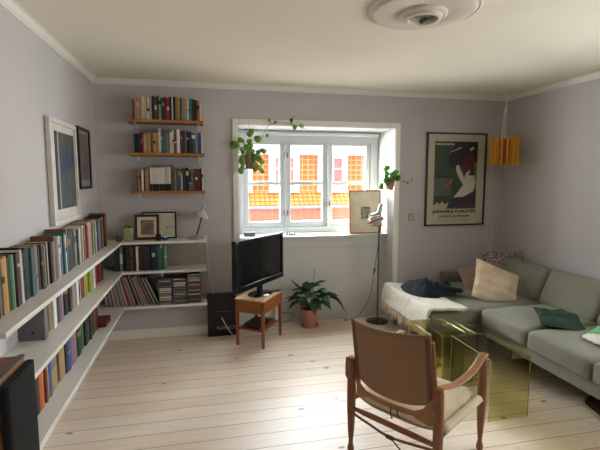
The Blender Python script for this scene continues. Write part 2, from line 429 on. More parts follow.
def size_word(t, h, tm, hm):
    a = 'thick' if t > tm * 1.3 else ('thin' if t < tm * .72 else '')
    b = 'tall' if h > hm * 1.06 else ('short' if h < hm * .94 else '')
    return ' '.join(x for x in (a, b) if x)

def row(items, start, end, axis, fixed, z, hm, dm, where, fromwhere, group, pages, rnd, maxh=None, noun='book'):
    """items: (colour, rel thickness, rel height[, band]); laid along x or y from start to end"""
    rt = sum(i[1] for i in items); gap = .0008
    k = (end - start - gap * len(items)) / rt; tm = k * rt / len(items); p = start
    n = 0
    for it in items:
        c, rel, rh = it[:3]; t = k * rel; h = hm * rh * (1 + rnd.uniform(-.02, .02))
        if maxh: h = min(h, maxh)
        d = min(dm, dm * rnd.uniform(.86, 1.0)) if len(it) < 5 else it[4]
        band = it[3] if len(it) > 3 else None
        if band is None and len(it) < 4 and rnd.random() < .35:
            bc = rnd.choice(['white', 'cream', 'black', 'gold', 'silver', 'red', 'charcoal'])
            if bc != c:
                a = rnd.uniform(.45, .75); band = (a, a + rnd.uniform(.06, .2), bc)
        n += 1; mid = p + t / 2; p += t + gap
        off = rnd.uniform(0, .018)
        sw = size_word(t, h, tm, hm)
        lab = f"{sw} {cname(c)} {noun} {where}, {ordn(n)} {fromwhere}".strip()
        loc = (fixed - off, mid, z) if axis == 'y' else (mid, fixed + off, z)
        book('book', max(t, .004), h, d, c, lab, 'book', group, loc, PI / 2 if axis == 'y' else 0, pages, band)

R1 = random.Random(3)
# --- left wall, top board (nearest first)
T = [('brown', 1.2, 1.0, None, .123), ('black', .8, .99), ('charcoal', .9, .97), ('black', 1, .98), ('brown', .5, .95), ('black', 1.1, 1.0), ('silver', .5, .97), ('tan', .8, .98), ('yellow', 1.3, .99), ('green', .8, 1.0), ('mint', .5, .97),
     ('charcoal', .9, .97), ('maroon', .6, .96), ('white', .9, 1.0), ('black', 1.2, 1.02), ('charcoal', .8, 1.0), ('darkgreen', .9, 1.0), ('grey', 1.6, .97), ('silver', 1.7, .96, (.3, .36, 'charcoal')), ('slate', .5, .92), ('darkbrown', 1.1, .94), ('mauve', .6, .94), ('charcoal', 1.2, .92), ('cream', 1, .93), ('yellow', .5, .9),
     ('silver', .8, .92), ('brown', .6, 1.03, None, .123), ('black', 1.7, 1.0), ('white', .6, .97), ('blue', 1.2, .96), ('white', .8, .96), ('teal', 1.5, .99), ('grey', .8, .96), ('brown', .7, 1.09, None, .123), ('charcoal', 1.2, 1.0), ('darkgreen', .8, .98), ('darkbrown', 1, 1.0), ('black', .8, .98), ('silver', 1.3, .97), ('slate', 1, .96), ('white', 1.1, .98), ('grey', 1, .96),
     ('cream', .9, .98), ('white', .9, 1.02), ('pink', .9, .97), ('maroon', 1.1, .98), ('red', .9, .98), ('rose', 2.2, 1.02), ('tan', 1.9, 1.05), ('rose', 1.2, 1.04), ('teal', .8, .98), ('cream', .9, 1.0), ('mauve', 1, .99), ('blue', .6, .97), ('silver', 1, 1.0), ('grey', 1.4, 1.0), ('charcoal', 1, 1.0), ('white', .6, .98), ('black', 1.6, 1.05), ('darkbrown', 1.4, 1.1, None, .123), ('maroon', 1.2, 1.1, None, .123), ('ochre', 2.2, 1.12, None, .123)]
T2 = []
for it in T:
    if len(it) == 3 and it[1] >= .9 and it[0] not in ('rose', 'grey', 'silver') and len(T2) < 92:
        c2 = R1.choice(['black', 'white', 'cream', 'black', 'darkbrown', 'tan', 'maroon', 'teal', 'silver', 'darkgreen', 'charcoal'])
        T2 += [(it[0], it[1] * .58, it[2]), (c2, it[1] * .5, it[2] * R1.uniform(.93, 1.02))]
    else: T2.append(it)
row(T2, 1.83, 4.13, 'y', -.842, SH[0], .253, .125, 'on the top left wall board', 'from the near end', 'books on the top board of the left wall shelving', True, R1)
# --- left wall, middle board
gb = MB().box(-.988, -.855, 2.5, 2.545, SH[1], .972).build('file_box', M('grey_card', (104, 102, 104), .8), smooth=0, bevel=.002)
tag(gb, 'plain grey file box at near end of middle left board', 'box')
MB().lathe([(.008, 0), (.008, .002), (.005, .003)], (0, 0, 0), 12, mat=Matrix.Translation((-.915, 2.5, .775)) @ Matrix.Rotation(PI / 2, 4, 'X')).build('finger_hole', M('dark_hole', (30, 30, 30), .8), gb)
row([('mint', .8, 1), ('teal', .5, .98), ('silver', .6, 1), ('charcoal', 1.3, 1.0), ('tan', .8, .98)], 2.55, 2.675, 'y', -.868, SH[1], .236, .112, 'on middle left board', 'from the grey file box', 'books on the middle left board', True, R1, .248)
row([('maroon', 1.6, 1.03), ('grey', 1.3, .95), ('mauve', 1.2, .9), ('black', 1.2, .88), ('black', 2.0, .94, (.62, .72, 'gold')), ('charcoal', 1.2, .95), ('darkbrown', .9, .93), ('rose', 1.3, 1)], 2.735, 3.14, 'y', -.868, SH[1], .236, .112, 'on middle left board', 'after the first white divider', 'books on the middle left board', True, R1, .248)
row([('rose', .8, 1), ('navy', .7, .95), ('cream', 1.4, 1.0), ('brown', 1.0, .96), ('tan', 1.3, 1.0), ('gold', .7, .97), ('lime', 1.5, 1.03), ('lime', 1.3, 1.02), ('cream', .7, .97)], 3.2, 3.605, 'y', -.868, SH[1], .236, .112, 'on middle left board', 'after the second white divider', 'books on the middle left board', True, R1, .248)
row([('navy', .9, .98), ('red', 2.4, 1.03, (.32, .37, 'gold')), ('maroon', 1, 1), ('red', 1.2, 1), ('darkgreen', 1.2, .97), ('black', 1, .95)], 3.665, 4.02, 'y', -.868, SH[1], .236, .112, 'on middle left board', 'after the third white divider', 'books on the middle left board', True, R1, .248)
# --- left wall, bottom board
row([('black', 1.6, 1.05), ('charcoal', 1.2, 1.03), ('orange', 1.3, .94), ('navy', .6, .9), ('maroon', .8, .98), ('yellow', .5, .95), ('blue', 1.2, .93), ('tan', 2.6, 1.02), ('darkbrown', 1, .9), ('tan', 2.4, .98), ('charcoal', .8, .95),
     ('blue', 1.5, .97), ('lightblue', .6, .9), ('mauve', 2.8, 1.05), ('charcoal', .6, .97), ('darkgreen', 2.0, 1.06), ('green', 2.6, 1.05), ('black', 1.5, .96), ('slate', 1.5, .96), ('darkgreen', 1, .9), ('tan', 1.2, .95), ('darkbrown', 1.2, .9), ('brown', 1.5, .85), ('maroon', 1.8, .6)],
    2.26, 3.68, 'y', -.85, SH[2], .262, .13, 'on bottom left board', 'from the loudspeaker end', 'books on the bottom left board', True, R1, .295)
bk = MB().rounded(0, 0, .022, .15, .2, .044, .004).build('book', cov('maroon'), smooth=40, loc=(-.88, 3.76, SH[2])); tag(bk, 'dark red book lying flat near the corner on bottom left board', 'book')
# --- back wall, middle board
row([('darkgreen', .9, .96), ('charcoal', .8, .95), ('silver', 1.1, 1.0, (.3, .7, 'white')), ('black', .9, .98), ('darkgreen', .9, .95), ('charcoal', .8, .93), ('brown', .9, .95), ('black', 1, .97), ('white', .9, .96), ('charcoal', .8, .95), ('maroon', 1, .98), ('darkbrown', .9, .96), ('navy', 1.1, 1.0), ('black', 1, .98), ('navy', 1.1, .99), ('charcoal', .9, .97), ('teal', 1.2, 1.0), ('green', 1.1, .98), ('mint', .9, .99)],
    -.83, -.365, 'x', 4.235, SH[1], .238, .15, 'on middle corner board', 'from the left', 'books on the middle board in the corner', False, R1, .25)
# --- records leaning in the corner
LPC = ['white', 'charcoal', 'silver', 'black', 'cream', 'maroon', 'rose', 'black', 'silver', 'brown', 'white', 'charcoal', 'red', 'rose', 'silver', 'maroon', 'black', 'white', 'maroon', 'charcoal', 'rose', 'cream', 'maroon', 'silver', 'black', 'slate', 'charcoal', 'slate']
for i, c in enumerate(LPC):
    f = i / (len(LPC) - 1); x = -.925 + f * .475; a = -math.radians(6 + 18 * f); t = .0105
    m = MB(); m.box(-t / 2, t / 2, 0, .17, 0, .296)
    o = m.build('record_sleeve', cov(c), smooth=0, loc=(x, 4.24, SH[2] + abs(math.sin(a)) * t / 2 + .0005), rot=(0, a, 0))
    MB().box(-t / 2 + .002, t / 2 - .002, -.001, .0, .01, .286).build('spine_strip', cov('white' if c in ('black', 'charcoal', 'maroon', 'slate', 'brown') and i % 2 else 'charcoal' if c in ('white', 'cream') else c), o, smooth=0)
    tag(o, f'{cname(c)} record sleeve leaning in the corner row, {ordn(i + 1)} from the left', 'record', 'records leaning on the bottom board in the corner')
# --- CD stacks
R2 = random.Random(5)
for s, (x0, n, nm) in enumerate(((-.447, 25, 'left'), (-.312, 24, 'middle'), (-.176, 28, 'right'))):
    z = SH[2]
    for i in range(n):
        c = R2.choice(['silver', 'charcoal', 'white', 'grey', 'black', 'slate', 'cream', 'charcoal', 'silver', 'silver'])
        if s == 2 and i in (14, 15): c = 'red'
        if s == 0 and i == 9: c = 'pink'
        dx = R2.uniform(-.003, .003); h = .0102
        m = MB(); m.box(0, .122, 0, .118, 0, h - .0008); m.box(.006, .116, -.0006, 0, .0012, h - .002, 1)
        o = m.build('cd_case', [M('clear_cd_plastic', (88, 88, 90), .2), cov(c)], smooth=0, loc=(x0 + dx, 4.215 + R2.uniform(0, .006), z))
        tag(o, f'{cname(c)} cd case in the {nm} cd stack, {ordn(n - i)} from the top', 'cd', f'cd cases in the {nm} stack on the bottom board'); z += h

# --- three wooden wall shelves
pine = wood('honey_pine', (158, 104, 52), axis=0)
WS = [2.135, 1.832, 1.478]
for i, z in enumerate(WS):
    w = thing('wall_shelf', f'{("uppermost", "middle", "lowest")[i]} of the three honey wood book shelves on the back wall', 'shelf', (-.33, BK, z), group='wooden book shelves on the back wall')
    MB().box(-.342, .338, -.195, -.001, -.026, 0).build('board', pine, w, smooth=0, bevel=.003)
    for x in (-.29, .28): 
        b = MB(); b.box(x, x + .016, -.15, -.001, -.031, -.0265); b.box(x, x + .016, -.006, -.001, -.07, -.031); b.build('bracket', trim_m, w, smooth=0)
G1 = 'books on the uppermost wooden wall shelf'
row([('maroon', .6, .86), ('pink', 1, .9), ('rose', .9, .93), ('tan', .9, .93), ('cream', 1, 1.02), ('white', 1.1, .97), ('cream', 1.2, .98, (.38, .5, 'charcoal')), ('white', .9, 1.0), ('navy', 1, 1.0), ('brown', 1, .97), ('black', .6, 1.05), ('mint', 1, .98), ('green', .6, .97), ('charcoal', .5, .95), ('maroon', 1.2, .98), ('red', .9, .97), ('navy', 1.1, 1.0), ('white', .5, 1.02), ('black', .9, 1.04), ('gold', 1, 1.0), ('tan', .9, 1.0), ('darkbrown', .5, .97), ('silver', 1.3, .93), ('tan', 1.2, .93), ('white', .7, .9), ('teal', 1.1, .94), ('darkgreen', 1, .96), ('black', 1.3, .93), ('orange', 1, .9), ('white', .5, .72)],
    -.622, -.015, 'x', 4.275, WS[0], .212, .135, 'on uppermost wooden shelf', 'from the left', G1, False, R1)
row([('black', 1, .87), ('navy', .9, .86), ('darkbrown', .7, .92), ('red', .6, .82), ('cream', 1, .82), ('tan', 1.3, .93), ('brown', .8, .92), ('yellow', .9, .93), ('tan', .9, .96), ('white', .7, 1.12), ('mint', .7, .95), ('teal', 1, .9), ('silver', 1.3, .95), ('cream', 1, .98), ('white', .6, 1.05), ('grey', .8, .93), ('white', 1.2, 1.12), ('maroon', .9, 1.05), ('navy', .8, 1.06), ('silver', .5, 1.05), ('black', .8, 1.03), ('charcoal', 1, 1.0), ('slate', 1.3, .97, (.72, .9, 'white')), ('lightblue', .8, .93), ('blue', 1.2, 1.0), ('white', .5, .9)],
    -.622, -.005, 'x', 4.275, WS[1], .2, .135, 'on middle wooden shelf', 'from the left', 'books on the middle wooden wall shelf', False, R1)
S3 = [('red', .5, .92), ('cream', .6, .93), ('maroon', .4, .92), ('white', .9, .93), ('charcoal', .5, .93), ('tan', 1.2, .9), ('brown', .5, .86)]
S3 += [('white', .82, 1.0, (.0001, .3, 'black'))] * 9
S3 += [('brown', .5, 1.15), ('teal', .9, .95), ('orange', .5, .93), ('slate', .7, .93), ('blue', 1.1, .93), ('cream', .5, .75), ('darkgreen', .8, .95), ('charcoal', .6, .97), ('black', .8, .97), ('teal', 1, .4), ('tan', .7, .9), ('slate', .7, .93), ('maroon', 1, .95), ('maroon', .9, .95), ('black', .6, .95), ('white', .6, .95)]
row(S3, -.612, -.005, 'x', 4.275, WS[2], .222, .135, 'on lowest wooden shelf', 'from the left', 'books on the lowest wooden wall shelf', False, R1)

# ------------------------------------------------------------------ things on the corner shelf top
def framed(name, label, cat, w, h, fw, depth, fm, mat_m, art, artfrac, loc, rot, group=None):
    """picture: local x width, z height, front towards -y; origin bottom centre back"""
    t = thing(name, label, cat, loc, rot=rot, group=group)
    f = MB()
    f.box(-w / 2, -w / 2 + fw, -depth, 0, 0, h); f.box(w / 2 - fw, w / 2, -depth, 0, 0, h)
    f.box(-w / 2 + fw, w / 2 - fw, -depth, 0, 0, fw); f.box(-w / 2 + fw, w / 2 - fw, -depth, 0, h - fw, h)
    f.build('frame', fm, t, smooth=0, bevel=.0015)
    MB().box(-w / 2 + fw, w / 2 - fw, -depth * .5, -.001, fw, h - fw).build('mount', mat_m, t, smooth=0)
    a0, a1, b0, b1 = artfrac
    MB().box(-w / 2 + a0 * w, -w / 2 + a1 * w, -depth * .5 - .0015, -depth * .5 - .0001, b0 * h, b1 * h).build('print', art, t, smooth=0)
    return t
def art_material(name, cols, scale=6, stretch=(1, 1, 1), kind='noise'):
    m = bpy.data.materials.new(name); m.use_nodes = True; nt = m.node_tree; n = nt.nodes; l = nt.links
    tc = n.new('ShaderNodeTexCoord'); mp = n.new('ShaderNodeMapping'); mp.inputs['Scale'].default_value = stretch; l.new(tc.outputs['Object'], mp.inputs[0])
    nz = n.new('ShaderNodeTexNoise'); nz.inputs['Scale'].default_value = scale; nz.inputs['Detail'].default_value = 5; l.new(mp.outputs[0], nz.inputs['Vector'])
    r = n.new('ShaderNodeValToRGB'); r.color_ramp.interpolation = 'LINEAR'
    for i, c in enumerate(cols):
        p = .3 + .4 * i / (len(cols) - 1)
        e = r.color_ramp.elements[i] if i < 2 else r.color_ramp.elements.new(p)
        e.position = p; e.color = lin(c)
    l.new(nz.outputs['Fac'], r.inputs[0]); l.new(r.outputs[0], n['Principled BSDF'].inputs['Base Color']); n['Principled BSDF'].inputs['Roughness'].default_value = .6
    return m
paper = M('picture_mount_paper', (214, 204, 184), .8, var=.02)
dkred = wood('mahogany_frame', (62, 24, 24), 2)
blk = M('black_frame_lacquer', (22, 20, 20), .35)
framed('picture_frame', 'black framed pencil drawing standing behind the dark red framed picture', 'picture', .32, .262, .014, .016, blk, M('cream_drawing_paper', (205, 200, 172), .8), art_material('pencil_lines', [(196, 190, 160), (200, 196, 168), (150, 144, 120)], 9, (1, 1, 2.5)), (.4, .9, .15, .85), (-.435, 4.395, SH[0] + .0005), (math.radians(-6), 0, 0))
framed('picture_frame', 'dark red framed small colour print standing on the corner shelf', 'picture', .222, .24, .022, .02, dkred, paper, art_material('small_landscape_print', [(44, 60, 60), (76, 110, 108), (120, 84, 62), (150, 124, 84), (84, 50, 44)], 14), (.24, .78, .2, .78), (-.545, 4.35, SH[0] + .0005), (math.radians(-7), 0, 0))
# small green pot figure, jar, candle, cup
gp = thing('planter', 'small yellow green patterned block pot left of the framed pictures', 'pot', (-.71, 4.31, SH[0]))
MB().rounded(0, 0, .065, .085, .085, .13, .012, n=8).build('pot', art_material('mossy_glaze', [(110, 116, 78), (146, 150, 104), (170, 172, 130), (92, 98, 70)], 26), gp)
pl = MB()
for k in range(16):
    a = k * 2.4; r = .012 + .018 * (k % 3) / 2
    c = Vector((r * math.cos(a), r * math.sin(a), .135 + .006 * (k % 4)))
    pl.lathe([(.002, -.006), (.012, 0), (.009, .008), (.002, .012)], c, 7)
pl.build('moss', M('moss_green', (140, 150, 104), .9), gp)
jr = thing('glass_jar', 'tiny glass jar standing left of the green pot on corner shelf', 'jar', (-.79, 4.27, SH[0]))
MB().lathe([(.018, 0), (.022, .005), (.022, .04), (.016, .048), (.016, .056)], seg=18).build('body', M('smoky_jar_glass', (70, 72, 68), .1), jr)
MB().lathe([(.018, .0565), (.018, .066), (.004, .068)], seg=18).build('lid', brass, jr)
cd = thing('candle_glass', 'dark candle glass in front of the dark red picture frame', 'candle', (-.435, 4.262, SH[0]))
MB().lathe([(.02, 0), (.024, .006), (.024, .06), (.021, .06), (.021, .03), (.002, .03)], seg=20).build('glass', M('dark_glass', (36, 26, 26), .1), cd)
MB().lathe([(.0195, .0305), (.0195, .052), (.002, .054)], seg=16).build('candle', M('candle_wax', (190, 170, 150), .5), cd)
cp = thing('cup', 'small blue and white cup in front of the pencil drawing', 'cup', (-.375, 4.262, SH[0]))
MB().lathe([(.02, 0), (.03, .01), (.034, .045), (.031, .045), (.027, .012), (.002, .008)], seg=22).build('bowl', M('blue_glaze', (52, 84, 140), .15), cp)
MB().lathe([(.0343, .036), (.0345, .047), (.0312, .047), (.0312, .036)], seg=22, cap=False).build('rim', M('white_glaze', (214, 220, 226), .15), cp)
# white desk lamp
lampw = M('lamp_white_enamel', (176, 170, 164), .4); dk = M('dark_rod', (40, 34, 32), .4, metal=.5)
dl = thing('desk_lamp', 'small white desk lamp with dark arm on the corner shelf end', 'lamp', (-.085, 4.315, SH[0]))
MB().lathe([(.085, 0), (.088, .006), (.08, .013), (.02, .018), (.012, .03)], seg=32).build('base', lampw, dl)
MB().tube([(0, 0, .025), (.055, 0, .215)], .0065, 10).build('arm', dk, dl)
mt = Matrix.Translation((.055, 0, .262)) @ Matrix.Rotation(math.radians(20), 4, 'Y')
MB().lathe([(.083, -.045), (.07, -.025), (.035, .012), (.018, .02), (.016, .07), (.008, .074), (.008, .070), (.014, .066), (.014, .018), (.032, .008), (.066, -.028), (.08, -.045)], seg=32, mat=mt, cap=False).build('lamp_shade', lampw, dl)
def bez(pts, n=10):
    """Catmull-Rom through the points"""
    P = [Vector(p) for p in pts]; P = [P[0]] + P + [P[-1]]; out = []
    for i in range(1, len(P) - 2):
        for k in range(n):
            t = k / n; a, b, c, d = P[i - 1], P[i], P[i + 1], P[i + 2]
            out.append(.5 * ((2 * b) + (c - a) * t + (2 * a - 5 * b + 4 * c - d) * t * t + (3 * b - a - 3 * c + d) * t ** 3))
    out.append(P[-2]); return out
wcord = M('white_cord_rubber', (226, 222, 216), .5)
MB().tube(bez([(.06, .0, .006), (.0925, .02, .012), (.0985, .03, -.1), (.12, .06, -.42), (.2, .04, -.75), (.33, -.04, -.98), (.45, -.05, -1.0)], 8), .0045, 6).build('cord', wcord, dl)

# ------------------------------------------------------------------ left wall pictures
wf_m = M('white_picture_frame', (214, 208, 200), .5)
p1 = framed('picture_frame', 'large white framed dark blue print on the left wall', 'picture', .60, .71, .028, .03, wf_m, M('off_white_mount', (206, 200, 192), .7), art_material('blue_grey_art', [(30, 34, 42), (34, 60, 92), (60, 66, 68), (88, 86, 76), (40, 48, 56)], 4.5, (1, 1, .8)), (.2, .93, .14, .89), (L + .004, 3.40, 1.285), (0, 0, PI / 2))
MB().box(-.18, -.132, -.0185, -.0168, .102, .63).build('dark_strip', M('dark_slate_print', (46, 44, 50), .6), p1, smooth=0)
MB().box(-.132, -.11, -.019, -.0168, .102, .63).build('pale_strip', M('pale_strip_print', (176, 168, 150), .6), p1, smooth=0)
framed('picture_frame', 'narrow black framed grey and pink print on the left wall', 'picture', .36, .5, .022, .028, blk, M('grey_mount', (150, 142, 138), .7), art_material('grey_pink_art', [(60, 56, 58), (100, 94, 92), (122, 98, 96), (80, 76, 76)], 8), (.14, .86, .14, .9), (L + .004, 3.945, 1.51), (0, 0, PI / 2))

# ------------------------------------------------------------------ loudspeaker
sp = thing('loudspeaker', 'floor standing wooden loudspeaker with black grille beside the left shelves', 'speaker', (-.84, 1.775, 0))
vw = wood('walnut_veneer', (136, 90, 56), 0)
def rr(x0, x1, y0, y1, r, n=6):
    o = []
    for cx, cy, a0 in ((x1 - r, y1 - r, 0), (x0 + r, y1 - r, 90), (x0 + r, y0 + r, 180), (x1 - r, y0 + r, 270)):
        for k in range(n + 1):
            a = math.radians(a0 + 90 * k / n); o.append((cx + r * math.cos(a), cy + r * math.sin(a)))
    return o
MB().prism(rr(-.14, .11, -.13, .13, .02), lambda a, b, t: (a, b, t), .02, .88).build('cabinet', vw, sp, bevel=.006)
MB().prism(rr(.112, .145, -.126, .126, .014), lambda a, b, t: (a, b, t), .03, .862).build('grille', M('black_grille_cloth', (9, 9, 10), .95, bump=.3, bscale=400), sp)
MB().prism(rr(-.145, .112, -.135, .135, .02), lambda a, b, t: (a, b, t), 0, .02).build('plinth', blk, sp)
MB().prism(rr(.085, .112, -.13, .13, .012), lambda a, b, t: (a, b, t), .8805, .885).build('top_edging', M('grey_edge', (96, 92, 88), .4), sp)

# ------------------------------------------------------------------ game box, tv, tv table
kb = thing('cardboard_box', 'black box printed with a pink streak standing on the floor beside the small wooden table', 'box', (.145, 4.37, 0))
blackbox = M('black_box_card', (14, 13, 15), .45)
MB().box(-.143, .143, -.035, .035, 0, .435).build('box_body', blackbox, kb, smooth=0, bevel=.002)
MB().prism([(-.085, .255), (-.02, .262), (.04, .262), (.125, .25), (.04, .249), (-.02, .252)], lambda a, b, t: (a, t, b), -.0355, -.0352).build('printed_streak', M('pink_print', (120, 74, 88), .5), kb, smooth=0)
def text(s, size, mat, parent, loc, rot, name='lettering', bold=0.0, width=None):
    cu = bpy.data.curves.new('lettering_source', 'FONT'); cu.body = s; cu.size = size; cu.align_x = 'CENTER'; cu.extrude = .0006; cu.offset = bold
    ob = bpy.data.objects.new('lettering_source', cu); COL.objects.link(ob)
    me = bpy.data.meshes.new_from_object(ob.evaluated_get(bpy.context.evaluated_depsgraph_get()))
    bpy.data.objects.remove(ob); bpy.data.curves.remove(cu)
    if width:
        w = max(v.co.x for v in me.vertices) - min(v.co.x for v in me.vertices)
        for v in me.vertices: v.co.x *= width / w
    me.materials.clear(); me.materials.append(mat)
    o = bpy.data.objects.new(name, me); COL.objects.link(o); o.parent = parent; o.location = loc; o.rotation_euler = rot
    return o
text('KOSMOS', .048, M('grey_print', (170, 168, 170), .5), kb, (.045, -.0358, .07), (PI / 2, 0, 0), width=.19)

tt_w = wood('oiled_oak', (146, 84, 36), 0); tt_l = wood('oiled_oak_upright', (132, 74, 32), 2)
ang = math.atan2(.357, .234)   # direction of the drawer front
LP_, FP_, RP_ = Vector((.262, 4.07, 0)), Vector((.513, 3.885, 0)), Vector((.752, 4.235, 0))
ux = (RP_ - FP_).normalized(); tw = (RP_ - FP_).length; td = (LP_ - FP_).length
tv_t = thing('side_table', 'small oak side table with one drawer carrying the television', 'table', FP_, math.atan2(ux.y, ux.x))
# local: x along the drawer front, y into the table (away from the camera's right)
TZ = .462
MB().box(0, tw, 0, td, TZ - .012, TZ).build('tabletop', wood('pale_oak_top', (196, 158, 112), 0), tv_t, smooth=0, bevel=.002)
ap = MB(); ap.box(.006, .022, .03, td - .03, TZ - .13, TZ - .0125); ap.box(tw - .022, tw - .006, .03, td - .03, TZ - .13, TZ - .0125); ap.box(.03, tw - .03, td - .022, td - .006, TZ - .13, TZ - .0125)
ap.build('apron', tt_w, tv_t, smooth=0)
dr = MB().box(.034, tw - .034, .005, .02, TZ - .125, TZ - .016).build('drawer', tt_w, tv_t, smooth=0, bevel=.002)
MB().lathe([(.006, 0), (.006, .01), (.013, .016), (.013, .022), (.004, .026)], seg=16, mat=Matrix.Translation((tw / 2, .005, TZ - .07)) @ Matrix.Rotation(PI / 2, 4, 'X')).build('knob', M('brass_knob', (190, 150, 70), .3, metal=.8), dr)
for x, y in ((.003, .003), (tw - .035, .003), (.003, td - .035), (tw - .035, td - .035)):
    m = MB(); c = (x + .016, y + .016)
    z1 = TZ - .0125
    m.add([(c[0] - .016, c[1] - .016, z1), (c[0] + .016, c[1] - .016, z1), (c[0] + .016, c[1] + .016, z1), (c[0] - .016, c[1] + .016, z1),
           (c[0] - .011, c[1] - .011, 0), (c[0] + .011, c[1] - .011, 0), (c[0] + .011, c[1] + .011, 0), (c[0] - .011, c[1] + .011, 0)],
          [(0, 1, 2, 3), (4, 7, 6, 5), (0, 4, 5, 1), (1, 5, 6, 2), (2, 6, 7, 3), (3, 7, 4, 0)])
    m.build('leg', tt_l, tv_t, smooth=0, bevel=.002)
MB().box(.02, tw - .02, .02, td - .02, .155, .17).build('lower_shelf', tt_w, tv_t, smooth=0, bevel=.002)
# router box and a small white device on the lower shelf
def on_table(x, y, z):
    p = FP_ + ux * x + Vector((-ux.y, ux.x, 0)) * y; return (p.x, p.y, z)
rt = thing('media_box', 'black media box lying on the lower shelf of the side table', 'box', on_table(.16, td / 2, .17), math.atan2(ux.y, ux.x))
MB().box(-.11, .11, -.08, .08, .003, .045).build('case', blackbox, rt, smooth=0, bevel=.003)
MB().box(-.09, .09, -.0815, -.0805, .012, .03).build('front_panel', M('dark_gloss', (30, 30, 34), .1), rt, smooth=0)
wd = thing('power_adapter', 'white upright box at the back end of the side table shelf', 'adapter', on_table(tw - .07, .055, .17), math.atan2(ux.y, ux.x))
MB().rounded(0, 0, .075, .03, .05, .15, .008, n=8).build('case', M('white_plastic', (210, 208, 202), .3), wd)
MB().tube(bez([(0, .02, .02), (.0, .06, .03), (.03, .1, -.1), (.05, .12, -.165)], 6), .003, 6).build('cable', blk, wd)

A, B = Vector((.25, 3.85)), Vector((.79, 4.485)); tvw = (B - A).length; tva = math.atan2((B - A).y, (B - A).x)
mid = (A + B) / 2
# keep the foot over the table top
tv = thing('television', 'black flat television on the small oak side table', 'television', (mid.x, mid.y, TZ), tva)
tvb = M('tv_black_plastic', (12, 12, 14), .25); 
bz = MB(); z0, z1, hw = .092, .572, tvw / 2
bz.box(-hw, -hw + .03, -.02, .035, z0, z1); bz.box(hw - .03, hw, -.02, .035, z0, z1); bz.box(-hw + .03, hw - .03, -.02, .035, z1 - .03, z1); bz.box(-hw + .03, hw - .03, -.02, .035, z0, z0 + .055)
bz.box(-hw + .03, hw - .03, .012, .035, z0 + .055, z1 - .03); bz.box(-hw + .08, hw - .08, .035, .075, z0 + .06, z1 - .08)
bz.build('casing', tvb, tv, smooth=30, bevel=.004)
MB().box(-hw + .03, hw - .03, -.008, -.006, z0 + .055, z1 - .03).build('screen', M('tv_screen', (16, 16, 18), .12, var=0), tv, smooth=0)
MB().tube([(-hw + .12, -.0215, z0 + .052), (hw - .05, -.0215, z0 + .052)], .0035, 6).build('trim_line', M('tv_silver_line', (120, 120, 126), .3, metal=.6), tv)
MB().lathe([(.03, 0), (.03, .08)], (0, .01, .012), 18).build('neck', tvb, tv)
ft = MB(); ft.lathe([(.15, 0), (.155, .006), (.14, .014), (.05, .02)], seg=36); ft.v = [(x * 1.0, y * .72, z) for x, y, z in ft.v]
ft.build('stand_foot', M('tv_gloss_foot', (10, 12, 18), .05), tv)
rc = thing('remote_control', 'dark remote control lying on the side table right of the television foot', 'remote', on_table(tw - .05, .06, TZ), math.atan2(ux.y, ux.x) + .9)
MB().rounded(0, 0, .009, .042, .13, .018, .006, n=8).build('case', blk, rc)
MB().box(-.012, .012, -.045, .04, .0181, .0205).build('buttons', M('grey_keys', (110, 110, 112), .5), rc, smooth=0)

# ------------------------------------------------------------------ plants
leaf_m = translucent(M('dark_leaf', (44, 82, 48), .35, var=.3, scale=5), .2); leaf_l = M('fresh_leaf', (108, 150, 60), .45, var=.3, scale=9)
terra = M('terracotta', (186, 128, 104), .8, var=.12, scale=12); soil = M('soil', (44, 34, 28), .95, bump=.5, bscale=60)
def pot(t, r0, r1, h, z=0.0, name='pot', mat=terra, rim=.02):
    MB().lathe([(r0, z), (r1 - .006, z + h - rim), (r1, z + h - rim + .001), (r1 + .002, z + h), (r1 - .008, z + h), (r1 - .012, z + h - .03), (.004, z + h - .03)], seg=28).build(name, mat, t)
    MB().lathe([(r1 - .013, z + h - .0295), (r1 - .02, z + h - .02), (.004, z + h - .018)], seg=22).build('soil', soil, t)
def blade(m, root, az, out, up, length, width, droop, roll=0.0):
    """pointed leaf on an arched stalk"""
    d = Vector((math.cos(az), math.sin(az), 0)); side = Vector((-d.y, d.x, 0))
    stalk = [root + d * out * t + Vector((0, 0, up * (1 - (1 - t) ** 2))) for t in [i / 5 for i in range(6)]]
    m.tube(stalk, [.004, .0038, .0035, .003, .003, .0028], 5)
    s = stalk[-1]
    def pt(u, v):
        w = width * math.sin(PI * min(1, u ** .8)) ** .9 * (1 if u < .98 else .2) * (v - .5)
        p = s + d * length * (u - .12 * u * u) + Vector((0, 0, up * .25 * u - droop * u * u * length))
        return p + side * w * math.cos(roll) + Vector((0, 0, abs(w) * .45 + w * math.sin(roll)))
    m.grid(pt, 8, 4)
fp = thing('potted_plant', 'peace lily with dark leaves in a terracotta pot on the alcove floor', 'plant', (1.085, 4.44, 0))
MB().lathe([(.085, 0), (.098, .006), (.1, .02), (.092, .02), (.088, .008), (.004, .007)], seg=30).build('saucer', terra, fp)
pot(fp, .072, .102, .19, .01)
R3 = random.Random(11); m = MB()
for k in range(28):
    az = k * 2.399 + R3.uniform(-.3, .3); f = k / 28
    if math.sin(az) > .35: sc = .72
    else: sc = 1
    blade(m, Vector((R3.uniform(-.03, .03), R3.uniform(-.03, .03), .17)), az, (.03 + .1 * f) * sc, .08 + .2 * (1 - f) * R3.uniform(.7, 1.2), R3.uniform(.15, .21) * sc, R3.uniform(.08, .11), .1 + .7 * f * R3.uniform(.3, 1.2), R3.uniform(-.5, .5))
